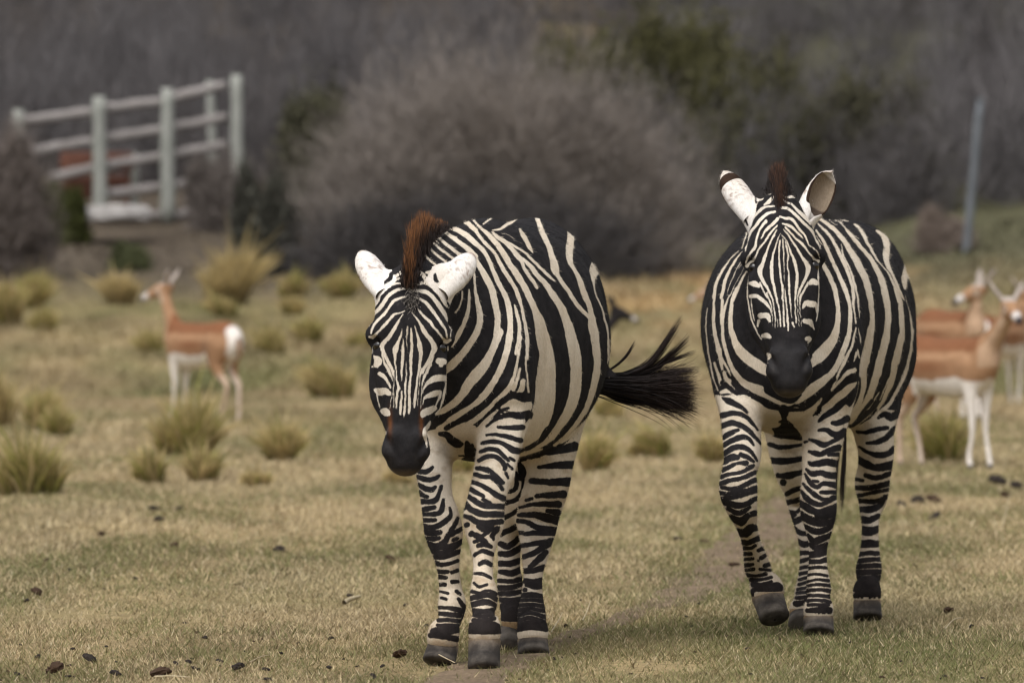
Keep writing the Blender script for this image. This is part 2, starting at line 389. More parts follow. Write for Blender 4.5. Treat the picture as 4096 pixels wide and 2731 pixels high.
def ear_mesh(base, tip, opening, rmax=0.036, wrap=0.62, flat=0.75, bend=0.0):
    """a leaf shaped cup: outer and inner skins; returns verts, quads, position along, inner flag"""
    base, tip, o = map(lambda a: np.asarray(a, float), (base, tip, opening))
    ax = tip - base; L = np.linalg.norm(ax); ax /= L; o = o - ax * (o @ ax); o /= np.linalg.norm(o); sd = np.cross(ax, o)
    NS, NA = 36, 25; vs, fs, al, inn = [], [], [], []
    for skin in (0, 1):
        off = len(vs)
        for i in range(NS):
            s = i / (NS - 1)
            r = rmax * np.interp(s, [0, .15, .4, .6, .78, .88, .95, 1], [.90, 1.02, 1.12, 1.09, .95, .74, .47, .06]) - skin * 0.004 * (1 - s * .5)
            r = max(r, 0.001); th = math.pi * np.interp(s, [0, .12, .30, .55, 1], [.99, .95, .74, wrap, wrap * .85])
            for j in range(NA):
                a = (j / (NA - 1) * 2 - 1) * th
                lip = 1 + 0.10 * (abs(a) / th) ** 4
                p = base + ax * (s * L - (0.012 * (abs(a) / th) ** 2 * s)) + sd * (math.sin(a) * r * lip) - o * (math.cos(a) * r * flat * lip) + o * (bend * s * s) + o * r * flat * 0.4 * 0
                vs.append(p); al.append(s); inn.append(skin)
        for i in range(NS - 1):
            for j in range(NA - 1):
                a = off + i * NA + j; qd = [a, a + 1, a + NA + 1, a + NA]
                fs.append(qd if skin == 0 else qd[::-1])
    n = NS * NA
    for i in range(NS - 1):
        for j in (0, NA - 1):
            a = i * NA + j; qd = [a, a + NA, n + a + NA, n + a]; fs.append(qd if j == 0 else qd[::-1])
    top = (NS - 1) * NA
    for j in range(NA - 1): fs.append([top + j, top + j + 1, n + top + j + 1, n + top + j])
    return np.array(vs), np.array(fs), np.array(al), np.array(inn)
def lathe_mesh(name, c0, c1, prof, fwd, mat, parent, loc, seg=28, flat=0.92):
    """hoof: rings from top centre c0 to sole centre c1, prof = [(t, r, push forward)]"""
    c0, c1, fwd = map(lambda a: np.asarray(a, float), (c0, c1, fwd)); ax = c1 - c0; L = np.linalg.norm(ax); ax /= L
    fwd = fwd - ax * (fwd @ ax); fwd /= np.linalg.norm(fwd); sd = np.cross(ax, fwd); vs, fs = [], []
    for t, r, pf in prof:
        for j in range(seg):
            a = 2 * math.pi * j / seg; rr = r * (1 - 0.10 * max(0, -math.sin(a)) ** 2)
            vs.append(c0 + ax * t * L + sd * math.cos(a) * rr + fwd * (math.sin(a) * rr * flat + pf) - np.asarray(loc))
    for i in range(len(prof) - 1):
        for j in range(seg): fs.append([i * seg + j, i * seg + (j + 1) % seg, (i + 1) * seg + (j + 1) % seg, (i + 1) * seg + j])
    tt = np.repeat([p[0] for p in prof], seg)
    return link(name, np_mesh(name, vs, fs, mat, True, {'along': tt}), parent)

# ------------------------------------------------------------------ coat materials
m, nt, b = new_mat('zebra_coat', 0.85, 0.07); M_COAT = m
tc = nt.nodes.new('ShaderNodeTexCoord'); mp = nt.nodes.new('ShaderNodeMapping'); mp.inputs['Scale'].default_value = (1, 1, 0.45)
nt.links.new(tc.outputs['Object'], mp.inputs['Vector'])
n1 = noise(nt, 210, 3, 0.6, mp.outputs[0]); n2 = noise(nt, 28, 4, 0.6); n3 = noise(nt, 5, 3, 0.6)
e = mathn(nt, 'MULTIPLY', mathn(nt, 'SUBTRACT', n1.outputs['Fac'], 0.5), 5.0)
e2 = mathn(nt, 'MULTIPLY', mathn(nt, 'SUBTRACT', n2.outputs['Fac'], 0.5), 3.4)
sv = mathn(nt, 'ADD', mathn(nt, 'ADD', attr(nt, 'stripe', 'Fac'), e), e2)
mr = nt.nodes.new('ShaderNodeMapRange'); mr.inputs['From Min'].default_value = -1.6; mr.inputs['From Max'].default_value = 1.6
nt.links.new(sv, mr.inputs['Value'])
pal = mixc(nt, 1.0, attr(nt, 'pale'), ramp(nt, n1.outputs['Fac'], [(.3, (.86, .85, .83)), (.7, (1.1, 1.1, 1.1))]), 'MULTIPLY')
pal = mixc(nt, 1.0, pal, ramp(nt, n3.outputs['Fac'], [(.32, (.86, .82, .76)), (.6, (1.03, 1.03, 1.03))]), 'MULTIPLY')
drk = mixc(nt, 1.0, attr(nt, 'dark'), ramp(nt, n2.outputs['Fac'], [(.3, (.7, .7, .7)), (.7, (1.4, 1.36, 1.3))]), 'MULTIPLY')
nt.links.new(mixc(nt, mr.outputs[0], drk, pal), b.inputs['Base Color'])
bump(nt, b, n1.outputs['Fac'], 0.35, 0.003)
wet = attr(nt, 'wet', 'Fac'); nt.links.new(mathn(nt, 'SUBTRACT', 0.86, mathn(nt, 'MULTIPLY', wet, 0.26)), b.inputs['Roughness']); nt.links.new(mathn(nt, 'ADD', 0.07, mathn(nt, 'MULTIPLY', wet, 0.03)), b.inputs['Specular IOR Level']); b.inputs['Sheen Roughness'].default_value = 0.5
M_HAIR = mat_attr('hair', 'col', 0.15, 60, 0.65, 0.2)
M_FUR = mat_attr('coat_fur', 'col', 0.1, 60, 0.8, 0.1)
m, nt, b = new_mat('hoof_horn', 0.75, 0.2); M_HOOF = m
n1 = noise(nt, 60, 5); al = mathn(nt, 'ADD', attr(nt, 'along', 'Fac'), mathn(nt, 'MULTIPLY', mathn(nt, 'SUBTRACT', n1.outputs['Fac'], .5), .22))
n4 = noise(nt, 16, 5); dirt = ramp(nt, n4.outputs['Fac'], [(.42, (.55, .50, .45)), (.62, (1.5, 1.4, 1.25))])
c = ramp(nt, al, [(0.0, (.22, .155, .095)), (0.14, (.15, .115, .078)), (0.30, (.085, .073, .062)), (0.62, (.042, .039, .038)), (0.80, (.072, .066, .061)), (1.0, (.05, .046, .043))])
nt.links.new(mixc(nt, 1.0, c, dirt, 'MULTIPLY'), b.inputs['Base Color']); bump(nt, b, n1.outputs['Fac'], 0.5, 0.006)
m, nt, b = new_mat('eye_wet', 0.08, 0.6); b.inputs['Base Color'].default_value = (.008, .006, .005, 1); M_EYE = m

def sphere_mesh(name, c, r, mat, parent, loc, sc=(1, 1, 1)):
    vs, fs = [], []; NU, NV = 20, 12
    for i in range(NV + 1):
        for j in range(NU):
            a, p = 2 * math.pi * j / NU, math.pi * i / NV
            vs.append([c[k] - loc[k] + r * sc[k] * q for k, q in enumerate((math.cos(a) * math.sin(p), math.sin(a) * math.sin(p), math.cos(p)))])
    for i in range(NV):
        for j in range(NU): fs.append([i * NU + j, i * NU + (j + 1) % NU, (i + 1) * NU + (j + 1) % NU, (i + 1) * NU + j])
    return link(name, np_mesh(name, vs, fs, mat), parent)

def head_chains(crown, chin, fwd, ls=1.0):
    """skull, jaw, brows, nostrils in head space: lateral, along the face, forward"""
    ax = chin - crown; L = np.linalg.norm(ax); ax /= L; f = fwd - ax * (fwd @ ax); f /= np.linalg.norm(f); lat = np.cross(f, ax)
    lat = lat if lat[0] > 0 else -lat; s = L / 0.556
    H = lambda l, t, d: crown + lat * l * ls + ax * t * s + f * d * ls
    N = lambda t, a, bb, d: (H(0, t, d), a * ls, bb * ls)
    c = [Chain('head', [N(.065, .078, .075, -.045), N(.10, .100, .088, -.037), (H(0, .165, -.03), .106 * ls, .086 * ls), N(.23, .096, .080, -.03), N(.30, .086, .073, -.029), N(.368, .068, .062, -.026), N(.426, .055, .056, -.024), N(.47, .058, .058, -.026), N(.502, .055, .053, -.030)], f, 0.03, 4),
         Chain('head', [N(.17, .100, .07, -.13), N(.24, .110, .075, -.13), N(.31, .107, .07, -.115), N(.37, .078, .055, -.092), N(.45, .046, .042, -.075), N(.50, .042, .034, -.062)], f, 0.03, 4)]
    c.append(Chain('head', [(H(0, .07, -.055), .074 * ls, .07 * ls), (H(0, .005, -.085), .066 * ls, .07 * ls)], f, 0.04, 1))      # poll
    for sg in (-1, 1):
        c.append(Chain('head', [(H(sg * .070, .135, .012), .030 * ls, .026 * ls), (H(sg * .100, .158, -.012), .030 * ls, .026 * ls)], f, 0.03, 1))        # brow
        c.append(Chain('head', [(H(sg * .085, .225, -.01), .020 * ls, .018 * ls), (H(sg * .072, .30, -.012), .012 * ls, .012 * ls)], f, 0.03, 1))       # cheek ridge
        c.append(Chain('head', [(H(sg * .034, .445, .012), .024 * ls, .022 * ls), (H(sg * .046, .485, -.008), .023 * ls, .026 * ls)], f, 0.022, 1))      # nostril wing
        c.append(Chain('head', [(H(sg * .100, .178, .012), .017 * ls, .017 * ls), (H(sg * .108, .186, .004), .015 * ls, .015 * ls)], f, 0.012, 1, 'sub'))   # eye socket
        c.append(Chain('head', [(H(sg * .036, .500, .034), .008 * ls, .012 * ls), (H(sg * .047, .478, .032), .012 * ls, .016 * ls), (H(sg * .054, .456, .020), .007 * ls, .012 * ls)], f, 0.010, 2, 'sub'))
    return c, H

def zebra(name, base, label, chains, H, coronets, part_strokes, vcut, ears, tint):
    """mesh the blended body, read stripes on to it, add ears; returns Empty and helpers"""
    root = empty(name, base, label, 'zebra'); base = np.asarray(base, float)
    vox = 0.0058
    Fd, lo = build_field(chains, vox); v, f = surface_nets(Fd, lo, vox); del Fd
    v = relax(v, f, 3); nrm = vnormals(v, f)
    groups = sorted({c.group for c in chains if c.op == 'add'}); q = v.astype(np.float32)
    gd = np.stack([np.min([c.at(q) for c in chains if c.group == g and c.op == 'add'], 0) for g in groups], 1)
    part = np.array(groups)[np.argmin(gd, 1)]; uv = project(v)
    for g, vc in vcut.items(): part[(part == g) & (uv[:, 1] < vc)] = 'body'
    fine = np.all((part[f] == 'head') | (~np.isin(part[f], ['head', 'body', 'earbase']) & (v[f][:, :, 2] < .80)), 1)                                # finer skin on the face for its narrow stripes
    sel = f[fine]; e = np.sort(np.concatenate([sel[:, [0, 1]], sel[:, [1, 2]], sel[:, [2, 3]], sel[:, [3, 0]]]), 1)
    ue, inv = np.unique(e[:, 0].astype(np.int64) * len(v) + e[:, 1], return_inverse=True); m_ = len(sel); ei = inv.reshape(4, m_) + len(v)
    va, vb = ue // len(v), ue % len(v); ci = np.arange(m_) + len(v) + len(ue)
    v = np.concatenate([v, (v[va] + v[vb]) / 2, v[sel].mean(1)])
    sub = [np.stack([sel[:, k], ei[k], ci, ei[(k - 1) % 4]], 1) for k in range(4)]
    f = np.concatenate([f[~fine]] + sub); part = np.concatenate([part, part[va], part[sel[:, 0]]]); uv = project(v)
    hv_ = np.zeros(len(v), bool); hv_[np.unique(np.concatenate(sub))] = True; sm = relax(v, f, 2); inner = hv_.copy(); inner[np.unique(f[:(~fine).sum()])] = False; v = np.where(inner[:, None], sm, v)
    nrm = vnormals(v, f)
    st = np.zeros(len(v))
    wob = 2.2 * np.stack([fbm(uv[:, 0] / 22, uv[:, 1] / 22, 2) - .5, fbm(uv[:, 0] / 22 + 30, uv[:, 1] / 22 + 9, 2) - .5], 1) * 2
    for g in groups:
        k = part == g
        bs, ops = part_strokes[g]; st[k] = strokes(uv[k] + wob[k], ops, bs)
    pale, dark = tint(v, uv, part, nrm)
    leggy = ~np.isin(part, ['head', 'body', 'earbase']); pale[part == 'earbase'] = [.68, .64, .60]; st = st - (2.3 + 0.9 * S((.50 - v[:, 2]) / .3)) * leggy - 1.5 * (part == 'body') - 1.05 * (part == 'head')
    for c0, c1 in coronets:                                           # pale hair fringe round the top of each hoof
        ax = (c1 - c0) / np.linalg.norm(c1 - c0); al = (v - c0) @ ax; rd = np.linalg.norm(v - c0 - al[:, None] * ax, axis=1)
        k = leggy & (rd < .085) & (al > -.05) & (al < .10) & (v[:, 2] < c0[2] + .010); jag = .012 * (fbm(uv[:, 0] / 5, uv[:, 1] / 60, 2) - .5) * 2
        st[k] = np.where(al[k] + jag[k] > .016, 40, st[k]); mot = S((fbm(uv[:, 0] / 16 + 60, uv[:, 1] / 26, 3) - .52) * 6) * leggy * S((.50 - v[:, 2]) / .2) * .0; w_ = (S((al - .012) / .03) * k)[:, None]; pale = pale * (1 - w_) + np.array([.30, .205, .115]) * w_
    for base_p, tip_p, opening, rmax, kind in ears:
        ev, ef, al, inn = ear_mesh(base_p, tip_p, opening, rmax)
        f = np.concatenate([f, ef + len(v)]); v = np.concatenate([v, ev])
        es = np.full(len(ev), 40.0); ep = np.tile([.70, .67, .645], (len(ev), 1)); ed = np.tile([.03, .018, .013], (len(ev), 1))
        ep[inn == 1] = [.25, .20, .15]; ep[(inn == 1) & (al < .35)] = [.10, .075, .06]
        fk = np.clip((fbm(ev[:, 0] * 130 + 7, ev[:, 2] * 130 + ev[:, 1] * 60, 3) - .53) * 5, 0, 1) * (inn == 0) * np.exp(-((al - .5) / .22) ** 2) + (inn == 0) * S((al - .84) / .08) * np.clip(fbm(ev[:, 0] * 60, ev[:, 2] * 60 + 9, 3) * 2.4 - .5, 0, 1)
        ep = ep * (1 - .8 * fk[:, None]) + np.array([.24, .155, .11]) * .8 * fk[:, None]
        if kind == 'tip': es[(al > .70) & (al < .86)] = -20
        if kind == 'rim':
            a = np.tile(np.abs(np.linspace(-1, 1, 25)), 72); es[(a > .9) & (al > .25) & (al < .9)] = -20; ep[(inn == 1) & (al > .9)] = [.6, .56, .52]
        st = np.concatenate([st, es]); pale = np.concatenate([pale, ep]); dark = np.concatenate([dark, ed])
        part = np.concatenate([part, np.full(len(ev), 'ear')])
    nrm = vnormals(v, f)
    body = link('body', np_mesh('zebra_body', v - base, f, M_COAT, True, {'stripe': st, 'pale': pale, 'dark': dark, 'wet': S((project(v)[:, 1] - tint.wet_v) / 70) * (part == 'head')}), root)
    # short coat hairs, so that outline and stripe edges are soft
    uv_all = project(v); r = np.random.default_rng(11); n = 220000; i = r.integers(0, len(v), n)
    back = np.array([0.1, 0.55, -0.75]); back = np.where((part[i] == 'head')[:, None], np.array([0, .1, -1.0]), back)
    flow = back - nrm[i] * np.sum(back * nrm[i], 1)[:, None]; flow /= np.linalg.norm(flow, axis=1)[:, None] + 1e-6
    d = flow + nrm[i] * (0.25 + 0.45 * r.random((n, 1))) + r.normal(size=(n, 3)) * 0.25; d /= np.linalg.norm(d, axis=1)[:, None]
    ln = (0.006 + 0.009 * r.random(n)) * np.where(part[i] == 'head', .42, np.where(part[i] == 'body', .9, .45))
    sd = np.cross(d, r.normal(size=(n, 3))); sd /= np.linalg.norm(sd, axis=1)[:, None]
    jit = r.normal(size=(n, 3)) * 0.002; rt = v[i] + jit - nrm[i] * 0.0015
    hv = np.stack([rt - sd * .00045, rt + sd * .00045, rt + d * ln[:, None]], 1).reshape(-1, 3) - base
    hc = np.where((st[i] > 0)[:, None], pale[i], dark[i] * 1.3); hc = np.repeat(hc, 3, 0)
    keep = np.repeat(~((part[i] == 'head') & (uv_all[i, 1] > 0) & (r.random(n) < .5)), 3)
    hv, hc = hv[keep], hc[keep]
    link('fur', np_mesh('zebra_fur', hv, np.arange(len(hv)).reshape(-1, 3), M_FUR, False, {'col': hc}), root)
    return root, v, nrm, part

def leg(group, nodes, k=0.03):
    if len(nodes) > 6: nodes = list(nodes[:-2]) + [(nodes[-2][0], nodes[-2][1] - 26, *nodes[-2][2:]), (nodes[-1][0], nodes[-1][1] - 34, *nodes[-1][2:])]
    """nodes: (u, v, Y, half width, half depth)"""
    return Chain(group, [(P(u, v_, Y), a, bb) for u, v_, Y, a, bb in nodes], (0, 1, 0.02), k, 3)
def body_chain(group, nodes, k=0.04, up=(0, 0, 1)):
    return Chain(group, [(P(u, v_, Y), a, bb) for u, v_, Y, a, bb in nodes], up, k, 4)
# ------------------------------------------------------------------ first zebra: head low, walking towards the viewer
def tint_zebra(nose_uv, chin_v, nostril):
    def fn(v, uv, part, nrm):
        pale = np.tile([.60, .53, .435], (len(v), 1)); dark = np.tile([.0165, .0155, .0168], (len(v), 1))
        z = v[:, 2]; hd = part == 'head'
        pale[hd] = [.60, .545, .47]
        lg = ~hd & (part != 'body')
        low = S((0.62 - z) / 0.5) * lg
        pale = pale * (1 - low[:, None] * .42) + np.array([.42, .335, .24]) * (low[:, None] * .42)
        dark = dark * (1 - low[:, None] * .5) + np.array([.020, .015, .013]) * (low[:, None] * .5)
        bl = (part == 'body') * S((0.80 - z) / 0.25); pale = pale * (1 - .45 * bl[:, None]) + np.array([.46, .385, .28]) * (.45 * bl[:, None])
        mud = S((fbm(uv[:, 0] / 55, uv[:, 1] / 40, 3) - .55) * 5) * lg; pale = pale * (1 - .45 * mud[:, None]) + np.array([.30, .22, .14]) * (.45 * mud[:, None])
        for (a, b_, wd, hgt, amt) in nose_uv:                            # rusty hair beside the bridge of the nose
            k = hd * np.exp(-((uv[:, 0] - a) / wd) ** 2 - ((uv[:, 1] - b_) / hgt) ** 2) * amt
            dark = dark * (1 - k[:, None]) + np.array([.12, .045, .014]) * k[:, None]
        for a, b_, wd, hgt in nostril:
            k = hd * np.exp(-((uv[:, 0] - a) / wd) ** 2 - ((uv[:, 1] - b_) / hgt) ** 2) * .6; dark = dark * (1 - k[:, None]) + np.array([.032, .029, .028]) * k[:, None]  # sheen beside the nostrils, painted as paler spots in the dark colour
        k = hd * S((uv[:, 1] - chin_v) / 26) * .75; dark = dark * (1 - k[:, None]) + np.array([.085, .068, .052]) * k[:, None]
        return pale, dark
    fn.wet_v = chin_v - 205
    return fn

crL, chL = P(1649, 1128, 22.24), P(1620, 1900, 22.16)
earmL = [Chain('earbase', [(P(1590, 1200, 22.27), .045, .040), (P(1540, 1150, 22.30), .042, .034), (P(1505, 1105, 22.34), .036, .026), (P(1488, 1080, 22.365), .030, .020)], (0, 1, .2), .03, 3), Chain('earbase', [(P(1708, 1200, 22.27), .045, .040), (P(1760, 1150, 22.30), .042, .034), (P(1805, 1105, 22.34), .036, .026), (P(1828, 1082, 22.365), .030, .020)], (0, 1, .2), .03, 3)]
hL, HL1 = head_chains(crL, chL, np.array([0.03, -1, 0.02]), 1.02)
zl = list(hL) + earmL
zl += [body_chain('body', [(1830, 1500, 22.62, .13, .20), (1880, 1400, 22.82, .215, .33), (1955, 1367, 23.05, .27, .357), (2035, 1365, 23.35, .305, .357), (2085, 1335, 23.75, .265, .335), (2125, 1220, 24.05, .215, .275), (2135, 1215, 24.30, .15, .20)]),
       body_chain('body', [(1930, 1300, 22.95, .17, .31), (1805, 1265, 22.66, .125, .235), (1712, 1228, 22.42, .09, .16), (1650, 1235, 22.30, .075, .08)], 0.06),
       Chain('body', [(P(2010, 1190, 23.0), .07, .10), (P(2022, 1330, 22.80), .088, .14), (P(2022, 1470, 22.68), .088, .14), (P(2015, 1600, 22.68), .080, .12)], (0, 1, 0), 0.045, 3),                      # shoulder
       body_chain('body', [(1760, 1560, 22.72, .09, .15), (1770, 1480, 22.9, .08, .15)], 0.07),
       body_chain('body', [(2230, 1260, 23.95, .125, .22), (2215, 1420, 23.8, .13, .20)], 0.08),                      # near haunch
       body_chain('body', [(1990, 1260, 24.0, .125, .22), (1960, 1420, 23.9, .13, .20)], 0.08)]
zl += [leg('FL', [(2015, 1560, 22.80, .085, .12), (2008, 1700, 22.72, .072, .10), (1995, 1800, 22.62, .062, .08), (1972, 1900, 22.50, .056, .066), (1945, 2000, 22.38, .055, .060), (1934, 2080, 22.30, .060, .062), (1932, 2150, 22.27, .045, .052), (1932, 2240, 22.24, .029, .040), (1932, 2320, 22.2, .031, .040), (1936, 2385, 22.14, .041, .048), (1934, 2465, 22.08, .030, .036), (1938, 2530, 22.05, .045, .050), (1938, 2560, 22.04, .047, .05)], 0.05),
       leg('FR', [(1740, 1660, 22.85, .085, .12), (1730, 1800, 22.78, .064, .09), (1735, 1880, 22.68, .053, .075), (1745, 1985, 22.55, .047, .062), (1765, 2070, 22.46, .054, .058), (1775, 2130, 22.44, .056, .058), (1786, 2215, 22.42, .040, .05), (1795, 2290, 22.42, .032, .042), (1803, 2365, 22.42, .034, .042), (1808, 2425, 22.40, .041, .050), (1795, 2495, 22.36, .031, .038), (1776, 2556, 22.32, .045, .05), (1772, 2580, 22.31, .047, .05)], 0.05),
       leg('HL', [(2195, 1500, 23.75, .12, .17), (2215, 1700, 23.6, .085, .14), (2211, 1837, 23.45, .064, .11), (2196, 1940, 23.42, .062, .085), (2165, 2040, 23.48, .060, .075), (2150, 2110, 23.5, .056, .075), (2142, 2195, 23.4, .043, .065), (2133, 2290, 23.28, .029, .042), (2128, 2380, 23.18, .032, .042), (2126, 2455, 23.1, .043, .05), (2128, 2500, 23.04, .042, .048), (2130, 2540, 23.0, .046, .05), (2131, 2565, 22.99, .047, .05)], 0.05),
       leg('HR', [(1990, 1560, 23.85, .11, .16), (2020, 1720, 23.7, .085, .13), (2048, 1850, 23.55, .062, .10), (2056, 1960, 23.55, .050, .08), (2046, 2060, 23.62, .044, .065), (2038, 2160, 23.66, .038, .06), (2036, 2260, 23.62, .034, .048), (2040, 2340, 23.56, .040, .05), (2046, 2410, 23.5, .036, .045), (2056, 2470, 23.42, .040, .045), (2060, 2510, 23.36, .043, .045)], 0.05),
       leg('HL', [(2150, 2110, 23.52, .03, .03), (2150, 2090, 23.66, .03, .03)], 0.05)]
zl += [Chain('body', [(P(2130, 1050, 24.32), .04, .04), (P(2260, 1250, 24.46), .03, .03), (P(2400, 1470, 24.5), .024, .024), (P(2470, 1530, 24.5), .02, .02)], (0, 1, 0), 0.03, 3)]

def joint(group, pts, k=.022): return Chain(group, [(P(u, v, Y), a, a2) for u, v, Y, a, a2 in pts], (0, 1, 0.02), k, 1)
zl += [joint('FL', [(1921, 2050, 22.255, .026, .022), (1921, 2105, 22.25, .022, .018)]), joint('FL', [(1949, 2055, 22.26, .024, .02), (1947, 2110, 22.255, .02, .018)]), joint('FR', [(1762, 2070, 22.41, .024, .02), (1768, 2120, 22.405, .02, .018)]), joint('FR', [(1786, 2075, 22.415, .022, .02), (1792, 2125, 22.41, .02, .016)]),
       joint('FL', [(1936, 2140, 22.31, .014, .014), (1934, 2370, 22.20, .014, .014)], .012), joint('FR', [(1800, 2150, 22.48, .013, .013), (1814, 2410, 22.44, .013, .013)], .012),
       joint('FL', [(1925, 2390, 22.12, .018, .016), (1948, 2390, 22.12, .018, .016)]), joint('FL', [(1936, 2415, 22.19, .026, .018), (1936, 2432, 22.19, .016, .012)]), joint('FR', [(1822, 2440, 22.44, .024, .018), (1824, 2470, 22.44, .014, .012)]),
       joint('FL', [(2040, 1690, 22.60, .04, .03), (2010, 1900, 22.47, .026, .02)], .035), joint('FL', [(1968, 1750, 22.62, .03, .03), (1945, 1950, 22.44, .018, .02)], .035)]
O1, O2, O3, O4, O5, O6, OR = (1400, 1000, 3.136), (1400, 1450, 3.136), (1900, 840, 2.6133), (1900, 1340, 2.6133), (1600, 1600, 2.6133), (1650, 2100, 2.6133), (1350, 1700, 1.5207)
RB = (1350, 780, 1.4)
headL = crop(*O1, 'W', [
    (720,960,25,715,1040,25,705,1130,15,718,1220,12,720,1300,8), (770,980,25,770,1060,35,775,1150,38,775,1250,40,765,1350,40,765,1450,40,765,1560,38), (705,1400,12,708,1560,15),
    (665,1110,10,665,1200,35,660,1300,45,655,1400,40,650,1500,35,650,1570,30), (655,990,15,635,1080,30,600,1160,45,575,1230,75,560,1300,55,565,1400,30,575,1500,22,578,1570,20),
    (665,810,15,610,890,30,570,960,45,530,1030,50,480,1100,55,430,1160,50,400,1200,60,410,1250,45,440,1320,40,480,1400,45,520,1480,40,545,1570,30),
    (780,780,15,820,840,20,870,910,35,910,980,55,960,1060,60,1010,1120,65,1050,1190,70,1060,1240,80,1030,1300,60,990,1380,50,940,1460,45,905,1545,35),
    (815,950,15,840,1040,25,860,1120,40,875,1200,60,885,1280,50,880,1380,40,870,1480,30,860,1560,30),
    (850,730,20,900,800,35,960,860,40,1020,920,45,1070,990,35,1130,1060,30,1175,1120,35,1200,1150,60,1260,1130,40),
    (810,590,25,880,620,40,950,660,45,1010,730,50,1060,800,45,1120,880,40,1170,960,35,1210,1030,25,1220,1100,25),
    (760,510,30,850,510,45,940,520,55,1020,570,55,1080,650,60,1140,730,60,1190,810,50,1230,890,35,1260,980,20), (1250,780,15,1290,850,25,1295,930,22,1270,1010,16,1262,1100,12),
    (830,430,40,930,410,40,1000,440,40,1080,500,50,1130,560,60,1180,640,70,1230,700,60), (1150,520,90,1230,600,120,1290,680,60),
    (690,760,15,640,790,20,560,810,30,500,870,40,430,940,40,390,990,35,340,1040,35,290,1090,50,240,1090,30),
    (710,580,22,610,610,35,540,650,40,480,740,40,420,810,40,350,880,40,290,960,35,260,1050,25),
    (720,490,25,640,490,40,560,520,45,480,580,45,430,650,50,370,730,55,310,800,45,260,880,30,240,950,20), (270,790,12,235,860,14,235,940,10),
    (670,420,30,580,420,35,500,440,40,430,470,50,350,540,90,330,600,110,300,690,60), (650,340,25,590,370,30,550,400,20), (690,220,25,640,280,45,580,330,40,520,380,35,460,420,35),
    (860,260,40,920,320,60,960,390,50,1030,460,30), (960,280,40,1060,280,50,1030,330,30,1050,400,40,1100,440,50),
    (300,1330,25,350,1390,105,330,1440,80), (370,1180,20,400,1280,22,430,1400,28,470,1500,32,510,1568,30), (1110,1390,80,1150,1400,95,1190,1400,55), (1050,1330,20,1000,1440,38,960,1540,38), (1228,1210,18,1235,1350,24,1235,1460,24,1235,1560,24),
    (285,1210,10,282,1300,12)])
headL += crop(*O2, 'W', [
    (765,20,38,760,150,30,750,300,35,745,420,38,745,520,45,740,630,35), (707,20,15,705,150,20,697,280,28,695,420,30,688,520,25,680,640,28,678,690,12), (650,50,30,648,150,25,650,225,12), (648,360,20,645,450,30,635,560,40,635,650,30),
    (575,60,22,580,180,25,600,280,35,615,320,45,595,370,30,585,460,38,580,570,20), (545,100,22,555,200,14,545,320,14,548,420,16,548,545,10), (900,80,32,880,170,20,870,280,12,850,480,12,850,550,8), (870,30,32,855,150,28,835,280,30,820,400,35,812,500,36,805,565,16),
    (440,10,32,480,80,34,520,170,28,540,230,12), (375,140,55,430,180,52,480,250,38,510,310,24), (320,340,50,370,365,100,440,355,92,490,380,70), (325,330,15,345,440,22,372,560,16), (405,600,60,450,620,105,485,640,60), (455,860,16,446,900,10), (282,50,26),
    (1140,30,60), (1010,30,42,960,120,38,920,200,32,905,280,18,900,380,12,890,500,10,885,580,8), (1190,190,80,1120,190,88,1040,210,85,970,260,50,925,330,24,910,390,12), (1120,370,60,1060,390,80,980,415,58,930,450,28,912,520,12), (1130,400,40,1110,470,28,1080,530,18),
    (1060,570,75,1000,600,100,930,630,100,912,670,50), (1010,740,28,980,800,55,940,850,62,940,930,52,960,1000,34,975,1060,14),
    (1235,0,26,1225,150,36,1200,300,38,1185,400,46,1165,500,46,1140,580,46,1090,650,56), (545,560,5), (540,380,8,512,470,10,500,570,8)])
bodyL = crop(*O5, 'W', [(330,480,330,520,420,300,640,480,200,600,590,110), (640,330,230,800,360,180,870,300,120,960,220,80), (380,640,120,500,600,70), (560,560,150)])
bodyL += crop(*RB, 'W', [
    (500,215,14,560,290,16,640,350,16,690,395,14), (490,260,14,540,320,16,600,370,16,640,410,14), (470,300,14,500,350,16,560,400,16,600,430,14), (440,350,22,470,390,26,500,410,20), (565,230,18,600,270,20,640,300,22,690,340,24,720,385,22),
    (700,540,12,690,610,14,660,660,12), (735,530,12,735,610,22,720,690,26,680,780,30,640,845,22), (765,440,16,770,520,18,785,610,30,800,690,38,780,770,40,730,850,42,680,910,45,630,960,50,560,1000,50),
    (612,215,22,680,262,28,740,310,32,775,345,32), (640,185,30,700,210,32,745,245,34,775,275,30), (690,142,22,730,160,28,775,200,28), (640,130,10,700,125,14), (520,190,10,545,240,12,570,275,10), (540,180,10,560,215,10)])
